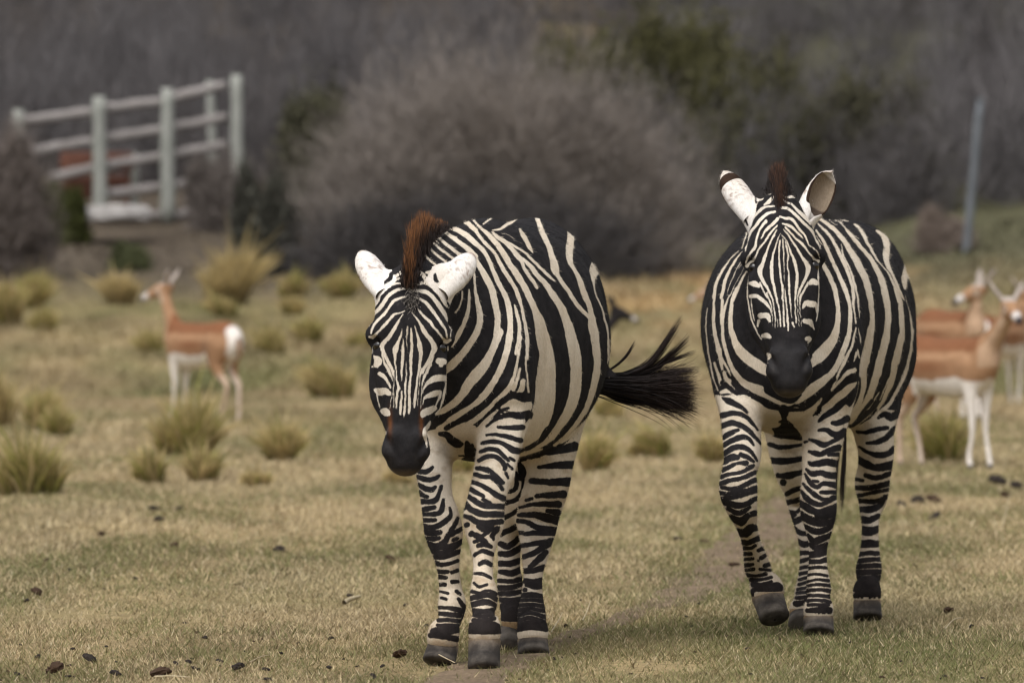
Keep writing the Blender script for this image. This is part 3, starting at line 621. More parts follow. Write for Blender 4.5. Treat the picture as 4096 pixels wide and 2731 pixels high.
bodyL += crop(*O3, 'W', [
    (0,470,40,30,560,60,90,660,70,150,770,75,195,900,75,220,1020,75,235,1130,72,230,1250,75,215,1370,80,180,1470,85,120,1568,90),
    (0,345,45,80,420,50,145,520,50,190,630,50,240,750,55,300,860,60,340,960,65,360,1060,65,370,1160,65,365,1270,70,350,1400,75,330,1500,70),
    (0,210,45,60,290,40,130,370,45,190,430,35,240,510,45,290,610,50,340,690,50,400,780,50,450,890,50,480,990,40,500,1080,35,520,1170,40,535,1260,45,550,1360,45,550,1450,40,545,1560,30),
    (410,990,25,435,1070,40,460,1170,45,465,1270,45,450,1380,45,430,1500,40),
    (-60,60,25,0,125,30,60,185,35,120,240,45,190,310,60,260,400,65,320,490,65,370,580,65,420,650,75,480,740,70,540,850,70,590,960,75,635,1060,80,670,1150,110,690,1250,130,715,1360,150,740,1480,150,745,1568,150),
    (180,230,25,230,280,40,300,330,45,370,390,50,440,470,60,490,530,52), (490,540,45,510,600,40,560,680,45,610,750,45,650,815,36),
    (500,510,35,590,600,55,650,680,60,710,740,60,770,820,65,830,910,75,890,1000,80,930,1090,90,965,1180,100,995,1290,115,1020,1400,120,1040,1500,120),
    (220,250,15,300,310,20,400,370,30,500,430,30,590,510,35,680,600,35,760,680,35,830,740,24), (465,200,30,500,260,55,540,330,50,580,400,45,610,450,15), (270,240,8,340,260,12,420,310,8), (400,320,6,500,350,8),
    (640,60,50,670,140,55,690,210,65,730,290,60,770,380,60,800,470,65,825,560,85,835,620,95,870,690,50,920,770,50,980,850,50,1040,950,50,1100,1030,50,1150,1080,45,1190,1120,40),
    (930,140,40,980,200,60,1000,280,80,990,380,80,985,480,75,1000,560,55,1040,630,40,1090,720,60,1120,810,60,1150,900,70,1190,990,60,1215,1090,70,1225,1180,90,1245,1290,100,1260,1400,90,1270,1500,85),
    (1245,480,20,1250,560,70,1245,630,110,1240,700,60,1240,780,25,1260,880,20,1300,970,25,1330,1040,20,1350,1130,25,1385,1240,30,1395,1340,25,1400,1450,25,1395,1560,25),
    (85,150,20,140,110,25,200,70,25), (180,215,20,260,200,30,340,150,40,420,100,40,490,50,30)])
bodyL += crop(*O4, 'W', [
    (260,-30,85,225,60,85,170,180,90,90,320,110,0,430,120,-60,500,110,-112,590,95), (365,30,70,340,150,70,290,300,75,230,430,75,150,560,80,60,660,80,-10,715,80), (540,60,40,545,160,35,530,280,25,545,420,22,560,600,30,575,720,22,570,860,18),
    (720,60,140,745,180,160,750,320,190,740,450,210,735,600,220,725,750,210,690,880,200,620,1000,190,540,1080,150,480,1130,100),
    (1010,30,110,1035,150,130,1055,300,130,1055,450,125,1045,600,125,1010,720,120,960,830,110,880,950,90,800,1060,80,700,1130,70,600,1190,70,520,1240,60),
    (1255,40,90,1270,150,85,1280,280,85,1265,420,80,1235,560,75,1200,680,70,1150,790,60,1080,900,55,1000,1000,50,930,1070,45,830,1150,40),
    (1395,60,30,1395,200,25,1390,300,15), (1400,440,18,1350,560,18,1290,690,22,1200,850,32,1100,960,46,1000,1050,56,900,1120,40),
    (10,880,60,110,800,60,210,700,60,310,600,60,370,520,50,410,420,40,440,300,35,465,150,30,485,20,25), (400,560,60,440,470,35,470,350,30), (500,480,60,490,560,70,450,615,50),
    (40,960,70,140,860,60,230,780,40), (430,1260,50,560,1230,40,700,1190,30)])
bodyL += crop(*O5, 'W', [(671,-85,90,600,0,84,522,65,78,420,120,66,340,140,50), (780,30,76,660,115,70,560,185,68,470,245,60,400,300,60), (794,200,60,700,260,70,600,320,80)])
bodyL += crop(*O5, 'B', [
    (350,215,80,420,220,56,520,140,50,620,80,50,720,20,50,790,-40,50), (490,290,60,560,250,52,680,190,50,780,140,52,880,60,50,950,-10,50), (800,270,16,880,190,24,960,110,32,1040,50,40,1100,-10,40),
    (420,350,36,500,370,66,540,420,86,600,455,86,645,460,40), (700,440,36,720,520,90,740,590,110,760,650,90,780,690,50), (520,580,12,690,585,14), (520,630,9,690,640,18)])
bodyL += crop(*O4, 'B', [(480,1200,26,560,1185,24,640,1140,30,700,1080,50,760,990,70), (480,1295,8,560,1285,10,620,1265,8)])
FLl = crop(*O4, 'B', [
    (200,760,30,280,690,50,360,640,60,430,630,70,500,650,100,560,650,100), (120,950,22,200,890,32,280,850,40,370,830,60,450,840,80,560,830,90), (200,850,18,280,790,36,350,760,28), (240,960,18,330,965,40,420,965,55,500,960,50),
    (120,1045,18,220,1040,30,320,1055,40,400,1080,45,480,1100,50), (70,1130,28,160,1115,40,260,1120,45,340,1160,50,400,1200,66,460,1210,66), (60,1215,33,140,1190,40,230,1200,40,300,1260,40,350,1310,28),
    (40,1310,38,120,1270,45,200,1265,45,260,1300,50,310,1360,50,310,1400,36), (20,1390,38,100,1400,50,170,1430,50,240,1490,50,290,1540,38), (370,1280,28,410,1310,20), (340,1350,28,390,1400,20), (320,1440,28,345,1490,24)])
FLl += crop(*O5, 'B', [
    (785,775,42,870,800,46,950,805,46,1020,860,46,1070,930,36), (760,860,42,850,885,42,920,930,44,1000,985,56,1090,1030,58), (725,925,46,800,965,48,870,1000,34), (695,990,40,780,1050,55,860,1095,58,950,1105,56,1090,1110,58), (870,1035,34,940,1075,36),
    (665,1060,46,730,1130,60,800,1170,68,880,1190,66,980,1190,66,1080,1190,58), (660,1145,34,690,1120,30), (680,1210,36,740,1230,48,800,1270,58,880,1285,66,960,1280,58,1055,1265,58), (690,1305,42,710,1300,40), (820,1320,44,860,1350,46,900,1340,46,960,1320,38),
    (740,1400,46,800,1395,26,850,1420,38,900,1390,36,960,1350,36,1030,1330,26), (780,1480,30,850,1450,30), (960,1400,26,980,1450,26)])
FLl += crop(*O6, 'B', [
    (620,80,46,700,130,52,760,170,52), (830,110,42,880,50,50), (690,210,40,760,200,52,820,220,36), (650,310,30,720,270,34,780,280,50,830,300,44), (700,400,40,760,380,44,820,410,44), (650,500,20,740,510,30,820,550,22), (640,600,14,700,640,22,780,620,14),
    (620,690,34,700,705,22,790,680,24,870,720,34), (610,765,44,700,740,48,800,730,50,880,775,36), (615,830,46,720,805,60,820,810,46,875,850,36), (640,890,46,740,900,46,850,880,36), (640,935,36,740,950,38,850,920,36), (635,990,36,740,995,40,850,970,46), (590,1070,90,680,1060,130,800,1060,130,900,1080,100), (590,1110,40,750,1120,50,920,1110,40)])
thin = lambda ops, k: [(t_, np.asarray(q_) * [1, 1, k]) for t_, q_ in ops]
FLl = thin(FLl, .92)
FRl = crop(*O5, 'B', [
    (200,745,48,260,750,58,310,730,46,340,700,26), (150,790,40,220,815,52,300,830,58,370,815,48,405,790,26), (180,880,50,260,920,58,330,935,58,365,910,38), (200,970,60,260,1000,46,290,1010,26), (210,1060,60,290,1060,58,360,1050,66,400,1000,46,430,900,36),
    (220,1150,58,300,1130,46,360,1120,46), (225,1190,38,300,1190,46,400,1180,56,440,1130,56,455,1040,32), (230,1250,48,300,1255,46,370,1250,36), (240,1310,58,330,1330,56,420,1300,56,500,1240,56,530,1190,36,520,1125,22), (250,1370,48,330,1390,66,420,1380,56), (270,1440,38,340,1450,46,410,1440,36),
    (290,1500,56,380,1520,56,460,1490,66,500,1420,56,560,1320,46,600,1230,36), (540,1400,56,650,1340,46), (560,1460,36,600,1440,32), (330,1568,46,450,1540,46,560,1510,46,650,1470,40)])
FRl = thin(FRl, .84)
FRl += crop(*O6, 'B', [
    (190,250,48,260,290,42,340,280,36,430,240,40,515,170,36), (225,330,38,330,330,42,420,300,42,500,275,36), (245,390,42,320,410,36,390,400,30,470,370,30), (260,480,36,330,490,34,370,485,24), (410,490,24,470,470,30), (280,540,36,350,550,32), (420,590,32,470,590,30), (280,620,30,340,620,32), (280,690,12,370,710,18), (460,690,26,500,720,20), (300,760,22,350,770,22), (480,770,26,540,850,40),
    (270,860,22,370,860,28,470,880,42,545,900,50), (270,920,32,380,930,42,490,940,46), (270,990,30,380,990,34,490,1000,34), (260,1040,24,380,1045,30,480,1050,30), (220,1110,66,330,1100,86,470,1090,60), (545,950,46,525,1050,46), (190,1150,40,330,1160,50,470,1190,50)])
HLl = crop(*OR, 'B', [
    (1280,170,22,1360,150,38,1440,130,58), (1225,255,16,1320,245,34,1430,240,48), (1180,340,32,1290,345,38,1410,345,52), (1210,430,20,1300,425,34,1375,420,43), (1150,455,16,1185,445,12), (1110,500,12,1200,480,22,1345,480,38), (1275,520,20,1340,530,38), (1105,545,18,1200,545,34,1280,565,48,1340,580,48), (1100,580,22,1160,590,24,1210,620,28,1325,640,43), (1135,660,18,1220,655,28,1325,655,28), (1105,655,22,1128,655,20),
    (1110,735,22,1200,720,24,1300,705,38), (1130,800,22,1200,775,28,1280,720,38), (1170,860,18,1220,820,34,1270,770,24), (1130,885,28,1200,880,30,1255,865,34), (1130,945,28,1200,950,24,1250,940,28), (1150,970,18,1200,980,33,1250,975,28), (1140,1000,20), (1120,1035,22,1180,1030,28,1250,1040,22), (1115,1065,18,1180,1060,16,1250,1070,20), (1105,1095,19,1180,1090,17,1255,1100,19), (1090,1125,17,1180,1115,19,1265,1130,19), (1085,1155,22,1180,1140,19,1272,1170,22), (1085,1190,26,1180,1170,19,1275,1205,22), (1090,1232,44,1180,1212,54,1270,1232,40)])
HRl = crop(*OR, 'B', [
    (1105,230,20,1125,280,46,1115,320,36), (1000,410,18,1070,395,23,1090,350,23,1085,290,18), (1000,480,23,1090,450,23,1125,400,23,1130,330,11), (990,570,22,1060,540,23,1110,500,18,1135,450,13), (990,660,28,1040,640,28,1100,610,28), (990,720,28,1040,735,33,1100,690,28), (990,780,28,1050,780,33,1115,745,33), (990,840,28,1050,840,33,1120,820,28), (990,890,22,1060,900,33,1125,870,33),
    (980,945,18,1060,950,23,1130,930,23), (975,990,28,1060,985,23,1135,960,18), (970,1025,22,1060,1020,28,1135,1010,22), (990,1060,22,1060,1065,28,1130,1055,22), (1000,1100,30,1060,1100,40,1130,1095,30), (1040,1150,150), (1060,1220,150)])
bodyL += crop(*O4, 'W', [(330, 790, 150, 430, 750, 190, 530, 740, 150)]) + FLl[:5]
SL = {'earbase': (40, crop(*O1, 'B', [(520, 300, 60, 500, 360, 50, 400, 440, 20), (1070, 310, 40, 1070, 370, 50, 1100, 400, 30), (1225, 670, 40, 1245, 700, 30), (290, 620, 16)])), 'head': (-40, headL), 'body': (-40, bodyL), 'FL': (40, FLl), 'FR': (40, FRl), 'HL': (40, HLl), 'HR': (40, HRl)}
base1 = (0.0, 22.7, 0.0)
hoovesL = [(P(1938, 2548, 22.05), P(1935, 2688, 22.0), (0, -1, 0.25), .044, .047), (P(1776, 2570, 22.33), P(1757, 2662, 22.30), (-.1, -1, 0.25), .043, .049), (P(2130, 2550, 23.0), P(2135, 2634, 22.96), (0, -1, 0.25), .043, .048), (P(2060, 2495, 23.40), P(2064, 2580, 23.30), (0, -.8, -.5), .041, .044)]
wp = lambda u, v, Y: P(u, v, Y)
earsL = [(wp(1545, 1178, 22.26), wp(1440, 1006, 22.42), np.array([-.30, .95, -.12]), .036, 'plain'), (wp(1752, 1178, 22.26), wp(1894, 1017, 22.42), np.array([.30, .95, -.12]), .037, 'plain')]
zebra_one, vL, nL, pL = zebra('zebra', base1, 'zebra with its head lowered and its black tail swung out sideways', zl, HL1, [h[:2] for h in hoovesL], SL, {'FL': 1565, 'FR': 1700, 'HL': 1690, 'HR': 1690}, earsL,
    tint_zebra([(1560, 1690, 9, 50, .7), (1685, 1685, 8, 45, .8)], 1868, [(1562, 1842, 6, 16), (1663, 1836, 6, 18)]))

def hoof(root, base, c0, c1, fwd, r0=.047, r1=.058):
    return lathe_mesh('hoof', c0, c1, [(-.12, r0 * .80, -.004), (0, r0 * .99, 0), (.10, r0 * 1.06, .002), (.25, r0 * 1.03 + (r1 - r0) * .25, .006), (.5, r0 + (r1 - r0) * .6, .012), (.76, r1 * .98, .018), (.90, r1, .021), (.96, r1 * .96, .0205), (1.0, r1 * .84, .019), (1.0, 0.004, .016)], fwd, M_HOOF, root, base)
for h in hoovesL: hoof(zebra_one, base1, *h)
for sg in (-1, 1):
    e_c = HL1(sg * .0875, .186, -.005); sphere_mesh('eye', e_c, .0172, M_EYE, zebra_one, base1)

def mane(root, base, crest, height, lean, n, wid, c_in, c_out, seed, white=None):
    """upright brush along the crest; crest = [(point, hair direction, length)]"""
    r = np.random.default_rng(seed)
    a = np.array([np.concatenate([p, d, [l]]) for p, d, l in crest], float); a = resample(a, 200)
    i = r.integers(0, 200, n); off = r.normal(size=n) * wid * .5; root_p = a[i, :3] + np.stack([off, r.normal(size=n) * wid * .3, r.normal(size=n) * wid * .15], 1); side = np.exp(-(off / wid) ** 2 * 1.3); d = a[i, 3:6]; d = d / np.linalg.norm(d, axis=1)[:, None]
    d = d + r.normal(size=(n, 3)) * lean; d /= np.linalg.norm(d, axis=1)[:, None]
    ln = a[i, 6] * side * (0.62 + .42 * r.random(n) ** .6); t = np.linspace(0, 1, 4)[None, :, None]
    pts = root_p[:, None] + d[:, None] * ln[:, None, None] * t + np.array([0, .015, -.012]) * t ** 2 * r.random((n, 1, 1))
    m_ = r.random((n, 1)); edge = np.clip((ln / a[i, 6] - .55) / .5, 0, 1)[:, None] * (r.random((n, 1)) < .75)
    c0 = np.tile(c_in, (n, 1)) * (.7 + .6 * m_); c1 = np.array(c_in) * (1 - edge) + np.array(c_out) * edge; c1 = c1 * (.6 + .8 * m_)
    return ribbons('mane', pts, .0016 + .0014 * r.random(n), c0, c1, M_HAIR, root, base, seed)
mane(zebra_one, base1, [(P(1637, 1150, 22.19), (0, -.25, 1), .055), (P(1640, 1105, 22.22), (0, -.10, 1), .095), (P(1655, 1055, 22.30), (0, .05, 1), .125), (P(1682, 1000, 22.42), (.02, .1, 1), .122), (P(1712, 955, 22.56), (.06, .1, 1), .075), (P(1745, 925, 22.70), (.08, .1, 1), .040), (P(1775, 908, 22.80), (.08, .1, 1), .018)],
     .1, .085, 7000, .026, (.018, .011, .009), (.21, .085, .028), 5)
r = np.random.default_rng(21); n = 420                                   # forelock whorl on the forehead
ps = np.array([HL1(x_, t_, .05) for x_, t_ in zip(r.normal(size=n) * .012, .055 + r.normal(size=n) * .018)]); dr = np.stack([r.normal(size=n) * .35, -.35 * np.ones(n), -.75 + .9 * r.random(n)], 1)
tt = np.linspace(0, 1, 4)[None, :, None]
ribbons('forelock', ps[:, None] + dr[:, None] * tt * (.012 + .018 * r.random((n, 1, 1))), .0011 + .0006 * r.random(n), np.tile([.03, .026, .024], (n, 1)), np.where(r.random((n, 1)) < .45, [.35, .31, .27], [.03, .025, .022]), M_HAIR, zebra_one, base1, 22)

def tail(root, base, guides, oc, Y, seed, col=(.007, .006, .007), tipc=(.026, .016, .013)):
    r = np.random.default_rng(seed); P_, W_ = [], []
    for n, spread, pts in guides:
        p = resample(np.array([P(oc[0] + x / oc[2], oc[1] + y / oc[2], Y) for x, y in pts]), 9)
        sp = spread / oc[2] / F * Y
        for _ in range(n):
            k = 0.72 + .34 * r.random(); o = r.normal(size=3) * np.array([.4, 1.0, 1.0]) * sp * .5; o2 = r.normal(size=3) * np.array([.3, .9, .9]) * sp * .55
            t = np.linspace(0, 1, 9)[:, None]; tt = np.clip(t[:, 0] * k, 0, 1) * 8; i = np.clip(tt.astype(int), 0, 7); f = (tt - i)[:, None]
            q_ = p[i] * (1 - f) + p[i + 1] * f; P_.append(q_ + o * (.35 + .65 * t) + o2 * t ** 2 * (1.1)); W_.append(.0016 + .0012 * r.random())
    P_ = np.array(P_); n = len(P_)
    return ribbons('tail_tuft', P_, np.array(W_), np.tile(col, (n, 1)), np.tile(tipc, (n, 1)) * (.4 + r.random((n, 1))), M_HAIR, root, base, seed)
tail(zebra_one, base1, [(2200, 190, [(90, 1140), (500, 1190), (850, 1215), (1120, 1240)]), (600, 70, [(120, 1190), (500, 1260), (850, 1310), (1150, 1410)]), (260, 40, [(120, 1110), (500, 1090), (800, 1035), (1180, 995)]), (260, 50, [(120, 1090), (450, 1030), (700, 880), (980, 450)]), (230, 40, [(120, 1100), (600, 1030), (850, 860), (1060, 660)]), (70, 22, [(600, 1000), (850, 905), (1140, 800)]), (50, 18, [(200, 1010), (330, 920), (420, 820), (500, 690)]), (70, 18, [(110, 1210), (350, 1320), (620, 1375)]), (220, 80, [(500, 1190), (850, 1180), (1120, 1170)])],
     (2350, 1100, 2.613), 24.5, 31)
# ------------------------------------------------------------------ second zebra: head up, one foreleg lifted
crR, chR = P(3122, 808, 23.86), P(3163, 1579, 23.62)
earmR = [Chain('earbase', [(P(3050, 905, 23.94), .044, .040), (P(3008, 850, 23.97), .040, .034), (P(2972, 800, 24.0), .034, .026), (P(2955, 775, 24.01), .028, .020)], (0, 1, .2), .03, 3), Chain('earbase', [(P(3186, 915, 23.94), .042, .040), (P(3212, 885, 23.98), .034, .034)], (0, 1, .2), .03, 3)]
hR, HR1 = head_chains(crR, chR, np.array([0.02, -1, 0.10]), 1.05)
zr = list(hR) + earmR
zr += [body_chain('body', [(3150, 1480, 24.32, .15, .16), (3130, 1360, 24.50, .235, .31), (3160, 1300, 24.72, .285, .345), (3235, 1308, 25.15, .335, .358), (3325, 1275, 25.60, .265, .325), (3400, 1172, 25.92, .200, .245), (3410, 1200, 26.12, .14, .17)]),
       body_chain('body', [(3150, 1290, 24.65, .17, .30), (3128, 1160, 24.35, .125, .24), (3122, 1030, 24.12, .10, .17), (3122, 930, 24.0, .082, .11)], 0.06),
       Chain('body', [(P(3338, 1130, 24.72), .07, .10), (P(3345, 1270, 24.50), .085, .13), (P(3342, 1410, 24.40), .085, .13), (P(3330, 1530, 24.42), .080, .11)], (0, 1, 0), 0.045, 3),
       Chain('body', [(P(2975, 1130, 24.72), .07, .10), (P(2968, 1270, 24.50), .082, .13), (P(2966, 1410, 24.40), .080, .13), (P(2966, 1530, 24.42), .076, .11)], (0, 1, 0), 0.045, 3),
       body_chain('body', [(3500, 1270, 25.75, .115, .20), (3500, 1420, 25.65, .13, .18)], 0.08),
       body_chain('body', [(3270, 1270, 25.8, .115, .20), (3250, 1420, 25.7, .13, .18)], 0.08)]
zr += [leg('FR', [(2962, 1480, 24.5, .085, .12), (2965, 1640, 24.38, .068, .10), (2968, 1730, 24.25, .060, .085), (2972, 1825, 24.08, .056, .07), (2957, 1885, 23.97, .053, .062), (2953, 1955, 23.88, .060, .062), (2964, 2020, 23.88, .050, .055), (2980, 2075, 23.95, .037, .05), (2994, 2130, 24.03, .030, .042), (3012, 2195, 24.12, .031, .042), (3032, 2275, 24.22, .042, .05), (3048, 2325, 24.24, .033, .04), (3062, 2370, 24.22, .050, .052), (3070, 2395, 24.20, .053, .054)], 0.05),
       leg('FL', [(3320, 1480, 24.55, .085, .12), (3310, 1620, 24.48, .078, .105), (3294, 1740, 24.40, .066, .085), (3280, 1830, 24.34, .056, .072), (3276, 1900, 24.3, .053, .065), (3273, 1990, 24.25, .058, .062), (3274, 2045, 24.23, .057, .06), (3276, 2115, 24.22, .042, .05), (3272, 2190, 24.22, .029, .04), (3272, 2270, 24.2, .030, .04), (3274, 2355, 24.18, .040, .048), (3274, 2413, 24.14, .031, .038), (3274, 2455, 24.11, .045, .05), (3274, 2475, 24.1, .047, .05)], 0.05),
       leg('HL', [(3490, 1450, 25.65, .115, .17), (3500, 1600, 25.5, .088, .14), (3497, 1721, 25.38, .066, .11), (3504, 1797, 25.34, .060, .09), (3500, 1870, 25.36, .056, .078), (3489, 1930, 25.44, .056, .074), (3489, 1995, 25.5, .047, .066), (3482, 2065, 25.42, .030, .046), (3480, 2165, 25.32, .0285, .042), (3477, 2240, 25.27, .037, .045), (3475, 2280, 25.24, .043, .05), (3474, 2335, 25.2, .035, .042), (3468, 2385, 25.17, .045, .05), (3468, 2405, 25.16, .047, .05)], 0.05),
       leg('HR', [(3230, 1450, 25.65, .11, .16), (3170, 1640, 25.3, .085, .13), (3150, 1770, 25.1, .062, .10), (3165, 1870, 25.08, .058, .08), (3192, 1950, 25.15, .050, .07), (3205, 2010, 25.2, .046, .065), (3222, 2110, 25.1, .033, .046), (3234, 2190, 24.98, .029, .042), (3234, 2280, 24.86, .030, .042), (3228, 2370, 24.74, .040, .048), (3222, 2425, 24.64, .033, .04), (3214, 2470, 24.56, .045, .05)], 0.05),
       leg('HL', [(3489, 1930, 25.46, .028, .03), (3489, 1915, 25.58, .028, .03)], 0.05)]
zr += [Chain('body', [(P(3400, 1040, 26.15), .035, .035), (P(3390, 1300, 26.28), .028, .028), (P(3375, 1600, 26.3), .022, .022)], (0, 1, 0), 0.03, 3)]
zr += [joint('FL', [(3260, 1990, 24.20, .025, .02), (3262, 2050, 24.19, .02, .018)]), joint('FL', [(3288, 1990, 24.20, .023, .02), (3286, 2050, 24.19, .02, .018)]), joint('FR', [(2940, 1930, 23.83, .026, .02), (2946, 1990, 23.83, .022, .018)]), joint('FR', [(2968, 1935, 23.835, .022, .02), (2972, 1990, 23.835, .02, .016)]),
       joint('FL', [(3276, 2090, 24.27, .014, .014), (3272, 2340, 24.24, .014, .014)], .012), joint('FL', [(3274, 2385, 24.24, .026, .018), (3274, 2405, 24.24, .016, .012)]), joint('FR', [(3052, 2290, 24.28, .022, .018), (3060, 2320, 24.29, .014, .012)]),
       joint('FL', [(3325, 1600, 24.42, .038, .03), (3300, 1840, 24.28, .024, .02)], .035), joint('FR', [(2930, 1600, 24.36, .036, .03), (2938, 1800, 24.06, .024, .02)], .035), joint('HL', [(3475, 2270, 25.30, .024, .018), (3474, 2300, 25.30, .014, .012)])]
H1c, H2c, B3, B4, H5, H6, R3, R4 = (2850, 650, 2.8509), (2850, 1080, 2.8509), (3150, 850, 2.6133), (3150, 1300, 2.6133), (2800, 1500, 2.6133), (2850, 2000, 2.6133), (2700, 600, 1.4255), (2700, 1500, 1.4255)
headR = crop(*H1c, 'W', [
    (800,870,15,805,950,18,815,1050,22,815,1150,16,820,1300,12,822,1360,8), (770,890,25,760,980,25,760,1080,28,768,1200,28,780,1320,28,795,1450,28,800,1560,25), (825,900,15,850,990,22,865,1080,22,850,1170,20,870,1270,25,872,1380,32,873,1500,28),
    (790,830,15,840,890,18,880,990,25,920,1090,38,950,1180,45,965,1280,45,960,1380,40,950,1480,32,945,1560,28), (810,760,20,870,840,25,930,930,30,980,1010,35,1030,1090,40,1075,1160,60,1095,1200,70,1080,1270,50,1040,1360,40,1000,1440,35,975,1530,25), (1085,1370,25,1040,1460,30,1000,1540,30),
    (830,740,25,890,800,30,950,870,30,1010,920,35,1060,970,30,1100,1030,25,1140,1070,30,1180,1120,45,1210,1130,40), (800,700,25,870,720,40,940,770,35,990,820,25,1030,870,12), (770,620,30,830,635,40,890,640,45,950,700,40,1000,770,35,1050,830,30,1080,900,25,1100,940,20,1150,970,22,1200,1030,18,1220,1090,18),
    (790,520,35,850,520,40,920,570,40,980,630,40,1050,700,40,1120,760,40,1160,830,35,1190,900,30,1220,960,18), (780,400,30,840,450,35,910,480,35,970,550,40,1050,620,60,1120,690,50), (780,370,25,850,395,30,930,390,50,960,370,50), (770,270,30,820,330,45,890,330,35,940,320,20),
    (1060,560,60,1130,650,60,1160,720,30), (1210,830,16,1235,900,20,1225,980,16),
    (775,810,12,740,880,20,710,980,25,685,1080,35,675,1180,45,675,1270,48,690,1370,42,710,1460,35,735,1560,28), (735,770,20,690,850,28,650,930,30,620,1010,35,590,1090,45,570,1160,50,540,1220,70,550,1290,55,590,1370,45,630,1440,38,665,1510,32,690,1565,25),
    (740,720,22,680,780,32,630,850,35,580,920,30,530,980,30,500,1050,30,470,1110,35,430,1150,50,390,1180,50), (545,1370,25,580,1460,25,630,1540,25), (745,640,45,700,690,45,640,740,40,590,800,28,555,870,18), (610,670,45,570,720,40,530,790,32,500,880,32,490,960,35,440,1020,32,400,1080,30,380,1150,25),
    (710,565,30,640,580,40,570,630,42,510,700,42,450,770,40,410,850,38,390,930,35,370,1010,18), (700,500,25,620,500,30,560,530,45,500,590,40,450,640,60,420,720,50,395,790,25), (690,390,30,650,440,50,590,480,30), (700,270,25,660,340,45,640,360,30), (560,410,60,510,430,50,470,500,70,430,600,90),
    (350,890,22,330,960,24,335,1020,18), (1215,1200,14,1205,1300,20,1215,1400,22)])
headR += crop(*H2c, 'W', [
    (800,170,22,803,280,20,805,400,22,812,520,28,815,640,30), (822,200,12,830,300,22,840,400,25,850,500,28,858,600,34,862,690,22), (872,80,30,875,200,28,880,330,25,892,440,22,905,540,14), (912,600,32,930,650,26), (955,130,32,945,250,25,942,350,22,945,480,24,955,600,22), (985,240,30,975,330,15,972,450,14,982,560,13,990,640,10),
    (1080,170,25,1030,260,28,1000,340,25,995,430,14,1005,530,14,1015,640,10), (735,350,26,755,420,22,770,520,28,775,640,22), (690,350,18,705,450,20,715,560,20,710,660,12), (740,560,14,745,650,10), (620,260,30,650,350,24,675,420,14,683,520,10,685,640,8),
    (420,150,36,480,160,76,530,180,56), (440,300,56,500,295,50,560,330,54,620,390,44,660,450,28,678,520,12), (550,520,84,620,520,76,655,580,38), (530,580,46,515,640,28), (575,750,56,620,745,76,655,765,50), (632,960,46,650,980,56,640,1010,36), (630,1060,14),
    (395,20,24,395,150,30,400,300,24,430,500,24,480,650,24,560,790,18), (440,330,14,450,450,18,480,580,16), (1110,150,56,1150,130,86,1190,150,60), (1030,440,24,1060,380,66,1120,390,86,1180,400,66,1190,480,28), (1050,580,66,1110,590,76,1140,640,38,1158,680,16), (1075,780,60,1110,780,54,1085,830,16), (1100,960,22,1110,980,12), (1210,60,18,1215,200,20,1210,350,20,1200,480,22,1180,580,18)])
headR = thin(headR, .90)
bodyR = crop(*H5, 'W', [(560,330,200,700,420,250,780,480,150), (640,560,220), (720,610,110), (1000,430,200,1100,500,220,1120,620,120), (1150,360,130,1250,250,60), (540,380,120)])
bodyR += crop(*B3, 'W', [
    (300,60,25,370,90,35,440,140,45,510,200,50,570,270,55,620,340,60,670,420,65,720,500,75,760,580,80,800,660,80,830,740,75,850,830,75,870,920,70,880,1020,60,885,1120,60,880,1220,65,860,1330,75,840,1440,85,820,1550,90),
    (310,110,15,360,160,30,420,220,35,470,290,38,510,360,42,550,440,45,590,520,50,620,600,45,650,680,45,680,780,40,690,880,40,690,960,30,700,1060,24,715,1160,24), (560,330,15,580,430,20,620,520,25,660,610,25,690,700,30,715,800,28,735,900,25,745,1000,20,750,1100,12),
    (300,185,30,360,270,35,400,350,40,440,440,45,480,530,45,520,620,48,560,710,50,600,790,55,630,880,48,650,980,45,655,1080,45,650,1180,48,640,1280,55,610,1380,60,580,1460,60,545,1550,55),
    (345,470,30,390,570,50,430,650,55,470,740,55,500,830,55,520,930,55,527,1030,55,525,1130,60,510,1230,75,470,1330,100,400,1430,120,320,1510,120), (430,80,12,500,130,12), (300,240,14,340,310,16,365,340,12),
    (490,85,25,545,100,20,600,160,20,640,210,40,690,270,45,740,330,45,790,390,45,840,450,50,890,510,55,930,590,60,970,670,70,1000,760,75,1020,850,75,1040,950,75,1050,1050,70,1050,1150,72,1040,1260,75,1020,1370,80,990,1470,85,970,1560,85),
    (700,120,25,750,170,40,800,240,45,830,310,40,870,380,35,920,460,30,970,540,18,1030,600,20,1070,670,25,1110,750,35,1150,850,55,1180,950,50,1190,1050,60,1195,1150,60,1200,1250,60,1185,1350,65,1160,1450,75,1140,1560,75),
    (930,190,25,990,240,50,1030,300,75,1035,380,75,1030,460,70,1040,540,55,1080,620,35,1120,700,35,1160,790,35,1200,880,30,1220,920,12),
    (1215,465,20,1240,530,45,1245,610,85,1220,690,75,1230,770,45,1225,800,20), (1225,850,8,1250,950,10,1275,1040,15,1290,1130,25,1300,1230,30,1300,1330,30,1290,1430,35,1270,1540,35), (560,80,20,640,90,12), (680,235,10,745,270,13)])
